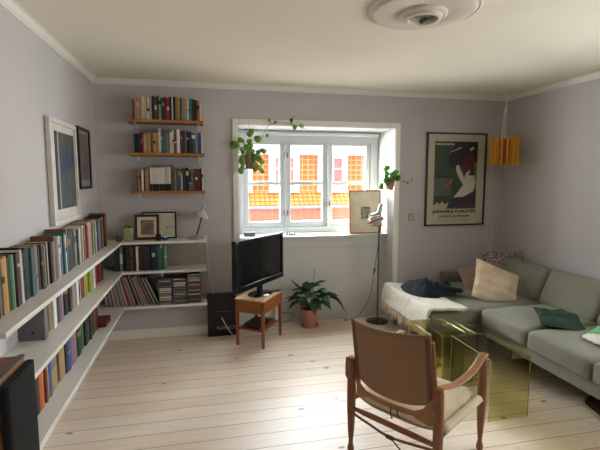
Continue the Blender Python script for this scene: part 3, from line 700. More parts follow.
for az, out, up, ln, wd_, dr_ in ((-.35, .2, .15, .23, .085, 1.0), (-.25, .09, .16, .26, .09, .15), (2.6, .03, .2, .24, .11, -.45), (-2.75, .1, .12, .2, .08, .4), (3.3, .1, .16, .22, .07, .2), (-1.2, .04, .12, .2, .08, .5)):
    blade(m, Vector((0, 0, .17)), az, out, up, ln, wd_, dr_, .25)
m.v = [(x, y * .55 if y > 0 else y, z) for x, y, z in m.v]
m.build('foliage', leaf_m, fp, smooth=60)
fs_ = MB().tube(bez([(0, 0, .17), (.02, -.01, .35), (.035, -.02, .5), (.04, -.02, .58)], 6), .003, 6).build('flower_stalk', M('green_stalk', (90, 120, 70), .6), fp)
mm = MB(); mm.grid(lambda u, v: (.04 + .02 * math.sin(PI * u) * (v - .5) * 2 * .9, -.022 - .012 * abs(v - .5) * 2, .56 + .085 * u), 7, 4)
mm.build('flower', M('white_spathe', (206, 196, 186), .6), fs_, smooth=60, solid=.001)

def hang_leaf(m, p, r, yaw, tilt):
    """round heart-shaped leaf facing the room"""
    mt = Matrix.Translation(p) @ Matrix.Rotation(yaw, 4, 'Z') @ Matrix.Rotation(tilt, 4, 'X')
    pts = []
    for k in range(14):
        a = 2 * PI * k / 14; rad = r * (1 - .28 * max(0, math.cos(a)) ** 6 + .2 * max(0, -math.cos(a)) ** 5)
        pts.append(mt @ Vector((rad * math.sin(a), .12 * r * math.cos(2 * a), rad * math.cos(a))))
    c = mt @ Vector((0, -.1 * r, 0))
    base_i = [c] + pts
    m.add(base_i, [(0, i + 1, (i + 1) % 14 + 1) for i in range(14)])
vine_m = M('vine_stem', (86, 96, 58), .7)
Rv = random.Random(21)
h1 = thing('hanging_plant', 'trailing plant hanging at the left side of the window alcove', 'plant', (.455, 4.40, 1.70))
pot(h1, .042, .06, .105, .0, mat=M('brown_plastic_pot', (158, 122, 112), .6))
MB().lathe([(.05, -.012), (.062, -.004), (.062, 0), (.05, -.002)], seg=22).build('saucer', M('tan_saucer', (170, 128, 110), .6), h1)
MB().tube([(0, 0, .12), (-.003, 0, .34), (-.006, .0, .47)], .0016, 5).build('hanger', M('hanger_wire', (70, 66, 60), .5), h1)
hw_ = MB()
for k in range(3):
    a = k * 2.1 + .5; hw_.tube([(.06 * math.cos(a), .06 * math.sin(a), .1), (0, 0, .28)], .0015, 4)
hw_.build('cords', M('hanger_string', (190, 184, 172), .7), h1)
m = MB(); stems = MB()
paths = [[(0, 0, .09), (-.06, 0, .13), (-.12, -.01, .2), (-.15, -.01, .23), (-.17, 0, .21)],
         [(0, 0, .09), (.02, -.02, .2), (-.01, -.02, .32), (0, -.02, .38)],
         [(0, 0, .09), (-.07, -.03, .08), (-.1, -.03, .0), (-.1, -.03, -.03)],
         [(0, 0, .09), (.09, -.03, .1), (.11, -.03, .02), (.12, -.03, -.06)],
         [(0, 0, .09), (.06, -.04, .12), (.08, -.04, .17), (.14, -.04, .18)],
         [(0, 0, .09), (-.03, -.05, .14), (-.05, -.05, .22), (-.09, -.03, .3)],
         [(0, 0, .09), (.05, -.05, .1), (.06, -.05, .03), (.04, -.05, -.03)]]
for pth in paths:
    P = bez(pth, 5); stems.tube(P, .0022, 5)
    for q in P[2::2]:
        hang_leaf(m, q + Vector((Rv.uniform(-.025, .025), Rv.uniform(-.03, .0), Rv.uniform(-.015, .02))), Rv.uniform(.02, .033), Rv.uniform(-.5, .5), Rv.uniform(-.4, .4))
long = [(0, 0, .09), (.09, -.02, .2), (.13, -.01, .33), (.2, .005, .43), (.3, .008, .455), (.4, .002, .452), (.5, .0, .425), (.57, .0, .40)]
P = bez(long, 6); stems.tube(P, .0022, 5)
for x, y, z, r in ((.075, -.03, .29, .035), (.17, -.03, .325, .02), (.195, -.03, .475, .02), (.26, -.02, .46, .018), (.42, -.02, .45, .014), (.455, -.02, .415, .025), (.53, -.02, .43, .024)):
    hang_leaf(m, Vector((x, y, z)), r, Rv.uniform(-.4, .4), Rv.uniform(-.3, .3))
stems.build('vine', vine_m, h1); m.build('foliage', translucent(M('pothos_leaf', (144, 174, 100), .45, var=.3, scale=14), .55), h1, smooth=60, solid=.001)
pg = thing('plant_clip', 'dark clip holding the vine above the window alcove', 'clip', (.885, 4.42, 2.165))
MB().lathe([(.004, 0), (.014, .012), (.016, .03), (.006, .04)], seg=14).build('clip_body', M('dark_clip', (50, 46, 46), .5), pg)
MB().tube([(0, 0, .035), (.02, .01, .06), (.035, .02, .075)], .003, 6).build('clip_hook', M('dark_clip', (50, 46, 46), .5), pg)
h2 = thing('hanging_plant', 'small potted plant hanging at the right side of the window alcove', 'plant', (1.955, 4.38, 1.475))
pot(h2, .042, .06, .105, .0)
MB().tube([(0, 0, .3), (.0, 0, .45), (-.005, .01, .71)], .0016, 5).build('hanger', M('hanger_wire', (70, 66, 60), .5), h2)
hw_ = MB()
for k in range(3):
    a = k * 2.1 + .5; hw_.tube([(.06 * math.cos(a), .06 * math.sin(a), .1), (0, 0, .31)], .0015, 4)
hw_.build('cords', M('hanger_string', (190, 184, 172), .7), h2)
MB().tube([(-.02, 0, -.02), (.03, 0, -.002)], .003, 5).build('drip_tip', M('hanger_string', (190, 184, 172), .7), h2)
m = MB(); stems = MB()
for pth in ([(0, 0, .09), (-.03, -.02, .15), (-.05, -.02, .22), (-.04, -.02, .25)], [(0, 0, .09), (.03, -.02, .13), (.03, -.02, .18)], [(0, 0, .09), (-.06, -.03, .12), (-.09, -.03, .08), (-.1, -.02, .03)],
            [(0, 0, .09), (.08, -.01, .12), (.16, -.02, .085), (.24, -.02, .09)], [(0, 0, .09), (.01, -.04, .14), (-.01, -.05, .17)], [(0, 0, .09), (.05, -.04, .12), (.07, -.04, .12)], [(0, 0, .09), (-.05, -.05, .13), (-.07, -.05, .19)], [(0, 0, .09), (.0, -.05, .1), (-.05, -.06, .07)], [(0, 0, .09), (.04, -.05, .15), (.05, -.05, .19)]):
    P = bez(pth, 5); stems.tube(P, .002, 5)
    for q in P[3::3]: hang_leaf(m, q + Vector((Rv.uniform(-.015, .015), Rv.uniform(-.02, 0), Rv.uniform(-.01, .015))), Rv.uniform(.018, .032) * (1 if q.x < .1 else .5), Rv.uniform(-.5, .5), Rv.uniform(-.4, .4))
stems.build('vine', vine_m, h2); m.build('foliage', translucent(M('green_leaf', (124, 172, 98), .45, var=.3, scale=14), .5), h2, smooth=60, solid=.001)

# ------------------------------------------------------------------ window sill things
oakf = wood('light_oak_frame', (176, 112, 62), 2)
framed('picture_frame', 'oak framed print with a small grey motif leaning on the window sill', 'picture', .385, .495, .014, .018, oakf, M('yellowish_print_paper', (226, 218, 190), .8), art_material('grey_motif', [(60, 60, 62), (110, 108, 104), (170, 164, 140), (50, 50, 50)], 22), (.36, .66, .33, .62), (1.795, 4.665, SILLZ + .027), (math.radians(-4), 0, 0))
for x, r, h, lb in ((.885, .014, .07, 'slim clear glass bottle on window sill behind the television'), (.93, .022, .045, 'low clear glass jar on window sill right of slim bottle'), (.972, .016, .03, 'smallest clear glass on sill, rightmost of the three glasses')):
    o = MB().lathe([(r, 0), (r * 1.05, .004), (r, h * .6), (r * .5, h * .75), (r * .55, h)], seg=18).build('glass_jar', M('clear_greyish_glass', (150, 160, 160), .08), loc=(x, 4.68, SILLZ + .026)); tag(o, lb, 'glass')
o = MB().box(-.06, .06, -.03, .03, 0, .045).build('tin_box', M('dark_grey_tin', (88, 94, 92), .5), smooth=0, bevel=.003, loc=(.475, 4.72, SILLZ + .026)); tag(o, 'small dark grey box on the window sill behind the television', 'box')
sw = thing('light_switch', 'beige wall switch on the back wall right of the alcove', 'switch', (2.249, BK, 1.167))
MB().box(-.035, .035, -.01, -.001, -.045, .045).build('plate', M('beige_plastic', (170, 156, 140), .5), sw, smooth=0, bevel=.003)
MB().box(-.014, .014, -.016, -.0102, -.02, .02).build('rocker', M('beige_rocker', (186, 172, 156), .4), sw, smooth=0, bevel=.002)

# ------------------------------------------------------------------ floor lamp
chrome = M('chrome', (214, 208, 204), .28, metal=.8, var=.02)
flp = thing('floor_lamp', 'chrome floor lamp with stacked ring head in front of the window alcove', 'lamp', (1.862, 4.42, 0))
MB().lathe([(.118, 0), (.12, .006), (.11, .014), (.02, .02), (.012, .03)], seg=40).build('base', M('dark_chrome_base', (90, 84, 80), .25, metal=1), flp)
MB().tube([(0, 0, .02), (0, 0, 1.12)], .0085, 12).build('pole', M('dark_steel_pole', (110, 104, 100), .3, metal=.7), flp)
hd = bpy.data.objects.new('lamp_head', None); COL.objects.link(hd); hd.parent = flp; hd.location = (-.062, -.045, 1.15); hd.rotation_euler = (math.radians(-14), math.radians(-16), 0); hd.scale = (1.2, 1.2, 1.35)
prof = []
for k in range(5):
    r = .035 + .042 * math.sin(PI * (k + .8) / 5.6); z = -.045 + k * .021
    prof += [(r * .8, z), (r, z + .004), (r * 1.02, z + .009), (r * .8, z + .013)]
MB().lathe([(.02, -.05)] + prof + [(.02, .062)], seg=30).build('ringed_shade', chrome, hd)
MB().lathe([(.02, .062), (.022, .066), (.02, .12), (.016, .15), (.006, .155)], seg=20, mat=Matrix.Translation((.01, 0, -.01)) @ Matrix.Rotation(math.radians(38), 4, 'Y')).build('socket_sleeve', M('satin_metal', (170, 168, 160), .3, metal=.9), hd)
MB().lathe([(.079, -.012), (.08, -.004)], seg=30, cap=False).build('red_reflector_ring', M('red_enamel', (170, 60, 48), .4), hd)
MB().box(-.03, .022, -.03, .012, 1.07, 1.115).build('joint_block', M('copper_joint', (170, 110, 84), .35, metal=.6), flp, smooth=0, bevel=.003)
MB().tube(bez([(0, -.01, 1.1), (-.012, -.02, .9), (-.05, -.02, .62), (-.06, -.02, .55), (-.1, -.02, .3), (-.22, -.02, .1), (-.33, .03, .03), (-.36, .1, .01), (-.3, .14, .008)], 8), .003, 6).build('cord', M('dark_cord', (46, 40, 38), .6), flp)
MB().rounded(0, 0, 0, .018, .014, .07, .006, n=6, mat=Matrix.Translation((-.054, -.02, .585)) @ Matrix.Rotation(.2, 4, 'Y')).build('cord_switch', blk, flp)
cb = MB().tube(bez([(.62, 4.5, .006), (.75, 4.52, .01), (.9, 4.56, .05), (.93, 4.59, .1), (.8, 4.6, .12)], 8), .0035, 6).build('cable', M('grey_cable', (120, 112, 106), .6)); tag(cb, 'thin grey cable running along the skirting between tv table and plant', 'cable')

# ------------------------------------------------------------------ framed poster
ps = thing('poster_frame', 'large black framed exhibition poster with green and plum art on the back wall', 'poster', (2.785, BK - .001, 1.062))
PW, PH = .742, 1.04
f = MB(); fw = .016
f.box(-PW / 2, -PW / 2 + fw, -.025, 0, 0, PH); f.box(PW / 2 - fw, PW / 2, -.025, 0, 0, PH); f.box(-PW / 2 + fw, PW / 2 - fw, -.025, 0, 0, fw); f.box(-PW / 2 + fw, PW / 2 - fw, -.025, 0, PH - fw, PH)
f.build('frame', blk, ps, smooth=0)
MB().box(-PW / 2 + fw, PW / 2 - fw, -.012, -.001, fw, PH - fw).build('poster_sheet', M('poster_cream', (192, 184, 160), .6, var=.02), ps, smooth=0)
ax0, ax1, az0, az1 = -.272, .262, .19, .945
def flat(name, poly, col, layer, mat=None):
    """printed area; poly in 0..1 of the art field, v up"""
    y = -.0123 - .0006 * layer
    MB().prism([(ax0 + (ax1 - ax0) * a, az0 + (az1 - az0) * b) for a, b in poly], lambda a, b, t: (a, t, b), y, y + .0005).build(name, mat or M('ink_' + name, col, .55, var=.05), ps, smooth=0)
flat('art_field', [(0, 0), (1, 0), (1, 1), (0, 1)], (56, 68, 46), 0)
flat('grey_panel', [(0, .2), (.42, .2), (.42, .5), (0, .5)], (84, 92, 88), 1)
flat('dark_rail', [(0, .46), (.42, .46), (.42, .5), (0, .5)], (44, 50, 46), 2)
flat('plum_robe', [(.26, .03), (1, .03), (1, .36), (.86, .33), (.6, .2), (.5, .2)], (58, 42, 56), 1)
flat('dark_column', [(.78, .3), (1, .3), (1, 1), (.42, 1), (.42, .82), (.8, .82)], (40, 32, 34), 2)
flat('olive_bar', [(.94, .3), (1, .3), (1, .7), (.94, .7)], (122, 112, 50), 3)
flat('head_shape', [(.32, .68), (.36, .82), (.5, .92), (.72, .96), (.9, .86), (.92, .7), (.82, .6), (.66, .64), (.5, .6), (.36, .62)], (44, 34, 46), 3)
flat('maroon_shape', [(.68, .56), (.72, .8), (.9, .86), (.94, .62), (.84, .5)], (92, 36, 44), 4)
flat('pale_band', [(.34, .835), (.36, .85), (.62, .925), (.62, .905)], (196, 186, 170), 5)
flat('pale_patch', [(.8, .89), (.88, .93), (.92, .9), (.84, .86)], (190, 182, 168), 5)
flat('hand_shape', [(.5, .64), (.56, .66), (.7, .46), (.74, .54), (.84, .58), (.8, .5), (.93, .5), (.97, .4), (.93, .26), (.7, .18), (.46, .17), (.56, .25), (.68, .36), (.56, .48), (.5, .58)], (198, 190, 170), 5)
flat('red_mark', [(.22, .3), (.34, .4), (.42, .46), (.44, .42), (.36, .36)], (196, 62, 36), 5)
flat('cream_cloud', [(0, 0), (.3, 0), (.36, .1), (.26, .07), (.2, .12), (.14, .07), (.08, .1), (0, .05)], (182, 174, 150), 5)
ink = M('black_ink', (24, 22, 22), .6)
RX = (PI / 2, 0, 0)
text('JAPANSKE PLAKATER', .045, ink, ps, (-.005, -.0126, .145), RX, bold=.0018, width=.55)
text('DANSK PLAKATMUSEUM', .026, ink, ps, (-.005, -.0126, .098), RX, bold=.0008, width=.38)
for i, (z, w) in enumerate(((.128, .3), (.083, .3), (.062, .42), (.048, .34))):
    m = MB(); x = -w / 2; R4 = random.Random(i)
    while x < w / 2:
        d = R4.uniform(.01, .03); m.box(x, min(x + d, w / 2), -.0126, -.0121, z, z + .004); x += d + .006
    m.build('small_print_line', M('grey_ink', (120, 114, 100), .6), ps, smooth=0)
text('HIROSHI OHCHI', .03, M('pale_ink', (200, 200, 176), .6), ps, (-.148, -.0135, .903), RX, width=.225, bold=.001)

# ------------------------------------------------------------------ pendant lamp with pleated shade
pd = thing('pendant_lamp', 'yellow orange pleated pendant lamp hanging in the right back corner', 'lamp', (3.135, 4.1, H))
MB().lathe([(.012, 0), (.014, -.004), (.008, -.012), (.004, -.02)], seg=14).build('ceiling_hook', win_m, pd)
sz0, sz1 = -.785, -.495
shade_m = M('ochre_lamp_shade', (214, 152, 56), .6, var=.1, scale=10)
inner_m = M('ochre_painted_fold_shadow', (150, 92, 30), .7, var=.1, scale=10)  # darker ochre paints in the shadow between the pleats
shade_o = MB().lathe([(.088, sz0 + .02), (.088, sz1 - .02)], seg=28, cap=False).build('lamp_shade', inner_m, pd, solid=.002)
N = 15; m = MB()
for k in range(N):                                # folded pleats standing out around the shade
    a = 2 * PI * k / N + .1; w = .15
    rings = []
    for z, r in ((sz0, .158), (sz0 + .03, .150), ((sz0 + sz1) / 2, .146), (sz1 - .03, .150), (sz1, .158)):
        zz = z + (.0 if abs(z - (sz0 + sz1) / 2) < .1 else 0)
        rings.append([(.086 * math.cos(a - w * .55), .086 * math.sin(a - w * .55), zz), (r * math.cos(a - .02), r * math.sin(a - .02), zz), (r * math.cos(a + .02), r * math.sin(a + .02), zz), (.086 * math.cos(a + w * .55), .086 * math.sin(a + w * .55), zz)])
    vs = [v for rg in rings for v in rg]; fs = [(i * 4 + c, i * 4 + (c + 1) % 4, (i + 1) * 4 + (c + 1) % 4, (i + 1) * 4 + c) for i in range(4) for c in range(4)]
    m.add(vs, fs + [(3, 2, 1, 0), (16, 17, 18, 19)])
m.build('pleats', shade_m, shade_o, smooth=0)
MB().lathe([(.03, 0), (.034, .05), (.02, .09), (.012, .1)], (0, 0, -.66), 18).build('lamp_holder', win_m, pd)
MB().lathe([(.012, -.03), (.03, -.01), (.034, .015), (.02, .05), (.015, .06)], (0, 0, -.72), 18).build('bulb', M('opal_bulb', (220, 216, 206), .3), pd)
cr = MB(); cr.tube([(0, 0, -.015), (0.003, 0, -.25), (.0, 0, -.56)], .0045, 6); cr.tube(bez([(.0, 0, -.02), (.01, 0, -.1), (-.02, 0, -.25), (-.045, -.01, -.5), (-.05, -.01, -.56)], 6), .004, 6)
cr.build('cord', wcord, pd)
MB().rounded(0, 0, -.2, .016, .016, .05, .005, n=6).build('cord_adjuster', wcord, pd)
pc = MB().tube(bez([(3.07, 4.24, 1.93), (3.2, 4.43, 1.80), (3.285, 4.435, 1.5), (3.29, 4.436, 1.0), (3.28, 4.437, .62)], 8), .0042, 6).build('cable', wcord); tag(pc, 'white cable hanging down the back wall from the pleated pendant lamp', 'cable')

# ------------------------------------------------------------------ ceiling rosette
ro = thing('ceiling_rosette', 'round white plaster ceiling rosette with a central vent cap', 'rosette', (1.185, 2.265, H))
pl_m = M('plaster_white', (222, 212, 200), .8, var=.01)
MB().lathe([(.305, 0), (.305, -.012), (.292, -.02), (.283, -.016), (.27, -.028), (.258, -.03), (.16, -.034), (.15, -.03), (.01, -.03)], seg=64).build('outer_disc', pl_m, ro)
MB().lathe([(.13, -.031), (.127, -.045), (.115, -.052), (.105, -.048), (.098, -.062), (.082, -.066), (.077, -.055), (.075, -.04)], seg=48, cap=False).build('inner_ring', pl_m, ro)
cpv = MB().lathe([(.074, -.035), (.072, -.052), (.055, -.058), (.005, -.06)], seg=36).build('vent_cap', M('grey_metal_cap', (128, 126, 112), .3, metal=.6), ro)
MB().box(-.002, .01, -.03, .03, -.075, -.0585).build('hook', M('dark_hook', (60, 56, 50), .5), cpv, smooth=0)

# ------------------------------------------------------------------ sofa
fab = M('grey_green_sofa_cloth', (119, 118, 101), .85, var=.06, scale=14, bump=.25, bscale=260, sheen=.15)
sf = thing('corner_sofa', 'grey green corner sofa along the right wall with chaise below the poster', 'sofa', (2.9, 3.0, 0))
def S(name, m, mats=fab, **k):
    m.v = [(x - 2.9, y - 3.0, z) for x, y, z in m.v]; return m.build(name, mats, sf, **k)
b = MB(); b.prism([(1.94, 3.34), (2.42, 3.34), (2.42, .95), (3.37, .95), (3.37, 4.40), (1.94, 4.40)], lambda a, b_, t: (a, b_, t), .19, .30)
S('base', b, smooth=0, bevel=.015)
S('chaise_cushion', MB().rounded(2.56, 3.83, .365, 1.28, .98, .15, .035, (0, 0, .008), n=14))
for y0, y1 in ((2.775, 3.335), (2.2, 2.765), (1.62, 2.19), (1.03, 1.61)):
    S('seat_cushion', MB().rounded(2.815, (y0 + y1) / 2, .365, .86, y1 - y0, .155, .035, (.006, .004, .02), n=14, wr=.004, seed=y0))
S('backrest_frame', MB().rounded(3.31, 2.67, .45, .12, 3.44, .38, .03, n=14))
S('low_backrest', MB().rounded(3.0, 4.35, .425, .79, .12, .25, .02, n=10))
def back_cushion(y0, y1, seed):
    w = y1 - y0; mt = Matrix.Translation((3.145, (y0 + y1) / 2, .57)) @ Matrix.Rotation(math.radians(25), 4, 'Y')
    S('back_cushion', MB().rounded(0, 0, 0, .14, w, .355, .05, (.018, .0, .012), n=14, mat=mt, wr=.006, seed=seed))
for y0, y1 in ((3.42, 4.12), (2.79, 3.41), (2.17, 2.78), (1.55, 2.16), (1.0, 1.54)): back_cushion(y0, y1, y0)
legm = wood('beech_leg', (150, 100, 62), 2)
for x, y in ((2.01, 4.28), (2.01, 3.46), (2.6, 3.2), (2.56, 1.35), (3.28, 1.1), (3.28, 2.6), (3.28, 4.28)):
    m = MB().lathe([(.018, 0), (.03, .19)], (x, y, 0), 16); S('leg', m, legm)
# throw over the end of the chaise
thr_m = M('cream_wool_throw', (204, 198, 182), .95, var=.08, scale=20, bump=.9, bscale=70, sheen=.3)
th = thing('throw_blanket', 'cream woolly throw with fringe spread over the chaise end', 'blanket', (2.0, 3.75, .44))
def tp(u, v):
    # u across (from over the left edge towards the cushions), v from front to back
    s = -.19 + u * .50                     # arc length from the chaise's left edge
    y = 3.3 + v * .93 + .03 * math.sin(u * 5)
    wob = .012 * noise.noise(Vector((u * 5, v * 6, 0))) + .006 * noise.noise(Vector((u * 16, v * 20, 3)))
    if s < 0: x, z = 1.902 - .02 + s * .2 + wob, .462 + s * .92
    else: x, z = 1.89 + s, .468 + wob
    if s > 0: x += (.5 - v) * .1 * s
    y += .05 * (1 - u) * (v - .5)
    if u > .93 or v < .04: z -= .004
    return (x - 2.0, y - 3.75, z - .44)
m = MB(); m.grid(tp, 40, 50); m.build('cloth', thr_m, th, smooth=180, solid=.022)
m = MB(); Rf = random.Random(4)
for k in range(74):
    v = k / 73; p = Vector(tp(0, v)) + Vector((0, 0, .004)); dx = Rf.uniform(-.02, .012); dy = Rf.uniform(-.012, .012)
    l_ = Rf.uniform(.07, .12)
    m.tube([p, p + Vector((dx * .5 - .004, dy * .4, -l_ * .5)), p + Vector((dx - .002, dy, -l_))], [.006, .0075, .003], 5)
m.build('fringe', M('beige_fringe', (206, 188, 162), .95), th, smooth=60)['kind'] = 'stuff'
MB().lathe([(.002, -.014), (.012, -.008), (.014, 0), (.012, .008), (.002, .014)], (-.135, -.47, -.02), 12).build('bead', M('blue_bead', (44, 62, 130), .4), th)
# dark coat heaped on the throw
ct = thing('coat', 'dark navy coat heaped on the cream throw', 'coat', (2.16, 3.86, .478), math.radians(8))
def cp_(u, v):
    a = u * 2 * PI; r = v
    rx = .27 * (1 + .16 * noise.noise(Vector((math.cos(a) * 1.5, math.sin(a) * 1.5, 5)))); ry = .27 * (1 + .25 * noise.noise(Vector((math.cos(a) * 1.7 + 9, math.sin(a) * 1.7, 2))))
    x, y = rx * r * math.cos(a), ry * r * math.sin(a)
    fold = abs(noise.noise(Vector((x * 7 + 2, y * 10, .3)))) * .055 + abs(noise.noise(Vector((x * 17, y * 13, 4)))) * .03
    z = (1 - r ** 5) * (.06 + fold * 1.3 + .045 * noise.noise(Vector((x * 4, y * 4, 8)))) + .002
    return (x, y, max(z, .002))
m = MB(); m.grid(cp_, 72, 26); m.build('coat_body', M('navy_coat_cloth', (14, 18, 30), .9, var=.2, bump=.4, bscale=60), ct, smooth=180)
def sl(u, v):
    p = bez([(-.1, -.02, .05), (.05, -.12, .06), (.2, -.2, .035), (.27, -.16, .02)], 1)
    i = u * 3; k = min(2, int(i)); f_ = i - k; c = p[k].lerp(p[k + 1], f_); a = v * 2 * PI
    r = .05 * (1 - .25 * u) * (1 + .2 * noise.noise(Vector((u * 9, math.cos(a) * 2, math.sin(a) * 2)))) * (0.3 if u > .98 or u < .02 else 1)
    return (c.x, c.y + r * math.cos(a), max(.003, c.z + r * .6 * math.sin(a)))
m = MB(); m.grid(sl, 24, 14); m.build('sleeve', M('navy_coat_cloth', (30, 36, 54), .9), ct, smooth=180)

def pillow(name, label, cat, w, h, t, mat, loc, rot, seed=0, group=None, wr=.012):
    th_ = thing(name, label, cat, loc, rot=rot, group=group)
    def side(sg):
        def f(u, v):
            a, b = 2 * u - 1, 2 * v - 1
            e = max(0, (1 - abs(a) ** 2.6)) ** .55 * max(0, (1 - abs(b) ** 2.6)) ** .55
            pinch = 1 - .07 * (1 - abs(a * b)) * (abs(a) ** 3 + abs(b) ** 3) 
            x, z = a * w / 2 * pinch, b * h / 2 * pinch
            y = sg * (t / 2 * e)
            nz_ = noise.noise(Vector((x * 6 + seed, z * 14, sg))) * wr * (.3 + e) + noise.noise(Vector((x * 17 + seed, z * 9, sg + 3))) * wr * .4
            return (x, y + nz_ * (1 if e > .01 else 0), z)
        return f
    m = MB(); m.grid(side(-1), 26, 26)
    m2 = MB(); m2.grid(side(1), 26, 26); m2.f = [tuple(reversed(q)) for q in m2.f]
    m.add(m2.v, m2.f); m.build('pillow_body', mat, th_, smooth=180)
    pp = []
    for k in range(104):
        s_ = (k % 104) / 26; e = int(s_); f_ = s_ - e
        u, v = ((f_, 0), (1, f_), (1 - f_, 1), (0, 1 - f_))[e]
        pp.append(side(-1)(u, v))
    pp.append(pp[0])
    MB().tube(pp, .004, 6).build('piping', mat, th_, smooth=180)
    return th_
spot_m = art_material('maroon_white_pattern', [(84, 48, 58), (96, 56, 66), (176, 160, 156), (190, 176, 170)], 60, (1, 1, 1))
pillow('cushion', 'maroon and white patterned cushion in the sofa corner behind the beige cushion', 'cushion', .5, .46, .13, spot_m, (3.16, 4.02, .58), (math.radians(-16), math.radians(1), math.radians(-4)), 3)
pillow('cushion', 'dusty pink cushion lying low behind the beige cushion', 'cushion', .5, .36, .1, M('dusty_pink_linen', (150, 118, 108), .9), (2.86, 3.93, .535), (math.radians(-42), math.radians(-6), math.radians(-12)), 8)
pillow('cushion', 'large creased beige linen cushion leaning in the sofa corner', 'cushion', .46, .43, .12, M('beige_linen', (222, 200, 172), .9, bump=.3, bscale=200), (2.75, 3.62, .562), (math.radians(-38), math.radians(23), math.radians(-14)), 1, wr=.028)
pillow('cushion', 'dark green velvet cushion lying flat on the sofa seat', 'cushion', .32, .3, .08, M('green_velvet', (14, 50, 32), .7, var=.3), (2.715, 2.80, .49), (math.radians(-80), math.radians(6), math.radians(-28)), 5, wr=.025)
mb_ = thing('blanket', 'mint green knitted blanket with white edge at right end of the sofa', 'blanket', (2.86, 2.34, .457))
m = MB(); m.grid(lambda u, v: (-.16 + .34 * u + .02 * noise.noise(Vector((u * 4, v * 4, 0))), -.2 + .4 * v, .012 + (.16 * math.sin(PI * min(1, u * .9 + .08)) * math.sin(PI * (.1 + .85 * v))) + .02 * noise.noise(Vector((u * 9, v * 9, 2)))), 24, 24)
m.build('wool', M('mint_wool', (104, 176, 130), .95, bump=.6, bscale=90), mb_, smooth=180, solid=.014)
m = MB(); m.grid(lambda u, v: (-.25 + .14 * u, -.16 + .3 * v + .02 * math.sin(u * 6), .012 + .035 * u + .014 * noise.noise(Vector((u * 8, v * 14, 1)))), 10, 20)
m.build('white_edge', M('white_wool', (222, 216, 206), .95, bump=.8, bscale=90), mb_, smooth=180, solid=.014)
# hide rug, only its corner reaches into view
hr = thing('hide_rug', 'brown and cream hide rug corner on the floor before the sofa', 'rug', (3.09, 2.07, 0))
def blob(s, j, seed):
    return [(s[0] * math.cos(a) * (1 + j * noise.noise(Vector((math.cos(a) * 2 + seed, math.sin(a) * 2, 0)))), s[1] * math.sin(a) * (1 + j * noise.noise(Vector((math.cos(a) * 2 + seed, math.sin(a) * 2, 0))))) for a in [2 * PI * k / 60 for k in range(60)]]
MB().prism(blob((.58, .58), .1, 2), lambda a, b, t: (a - .02, b - .02, t), .0005, .006).build('cream_edge', M('cream_hide', (206, 190, 166), .9), hr)
MB().prism(blob((.555, .555), .12, 2), lambda a, b, t: (a, b, t), .0062, .009).build('brown_hair', M('brown_hide', (84, 50, 36), .85, var=.2), hr)

# ------------------------------------------------------------------ nesting tables of yellow green acrylic
acr = glassy('yellow_green_acrylic', (240, 239, 210), .03, .9, 1.5)
edge_m = M('bright_acrylic_edge', (150, 164, 118), .15, var=.03)
def nest(name, label, x0, x1, y0, y1, h, t=.009):
    """waterfall table: end panels at the two y ends under one top"""
    o = thing(name, label, 'table', ((x0 + x1) / 2, (y0 + y1) / 2, 0), group='yellow green acrylic nesting tables')
    w, d = (x1 - x0) / 2, (y1 - y0) / 2
    MB().box(-w, w, -d, d, h - t, h).build('tabletop', acr, o, smooth=0, bevel=.002)
    MB().box(-w, w, -d, -d + t, 0, h - t - .0005).build('end_panel', acr, o, smooth=0)
    MB().box(-w, w, d - t, d, 0, h - t - .0005).build('end_panel', acr, o, smooth=0)
    for sx in (-w - .0017, w + .0001):
        MB().box(sx, sx + .0016, -d, d, h - t * .9, h - t * .1).build('polished_edge', edge_m, o, smooth=0)
    for yy in (-d, d - t):
        for sx in (-w - .0009, w + .0001): MB().box(sx, sx + .0008, yy + t * .15, yy + t * .85, 0, h - t).build('panel_edge', edge_m, o, smooth=0)
nest('nesting_table', 'near acrylic nesting table standing right behind the safari chair arm', 1.795, 2.09, 2.365, 2.835, .425)
nest('nesting_table', 'far tallest acrylic nesting table closest to the fringed throw', 1.635, 1.925, 2.86, 3.2, .43)
nest('nesting_table', 'smallest acrylic nesting table pushed halfway under the far one', 1.76, 2.03, 2.885, 3.165, .405)

# ------------------------------------------------------------------ safari chair
ash = wood('ash_chair_wood', (134, 86, 50), 2, rough=.45); ashh = wood('ash_chair_rail', (146, 92, 54), 1, rough=.45)
lea = M('brown_leather_canvas', (140, 106, 74), .6, var=.08, scale=6, bump=.15, bscale=90)
lea2 = M('tan_leather_strap', (156, 108, 66), .5, var=.12, scale=14)
can = M('cream_canvas', (206, 190, 162), .9, bump=.3, bscale=300)
sc = thing('safari_chair', 'safari armchair with brown sling back seen from behind', 'chair', (1.18, 2.195, 0), math.atan2(.55, .835))
lx, ly = .272, .268
for sx in (-1, 1):
    for sy in (-1, 1):
        m = MB(); prof = [(.013, 0), (.019, .012), (.02, .03), (.013, .055), (.0125, .07), (.019, .14), (.0245, .26), (.026, .36), (.0245, .5), (.022, .555), (.014, .572)]
        m.lathe(prof, (sx * lx, sy * ly, 0), 18); m.build('leg', ash, sc, smooth=50)
for sx, z in ((-1, .275), (1, .30)):
    m = MB(); m.tube([(sx * lx, -ly, z), (sx * lx, -ly * .5, z), (sx * lx, ly * .5, z), (sx * lx, ly, z)], [.011, .016, .016, .011], 12); m.build('cross_rail', ashh, sc)
for sy in (-1, 1):
    m = MB(); m.tube([(-lx, sy * ly, .325), (-lx * .5, sy * ly, .325), (lx * .5, sy * ly, .335), (lx, sy * ly, .335)], [.011, .016, .016, .011], 12); m.build('side_rail', ash, sc)
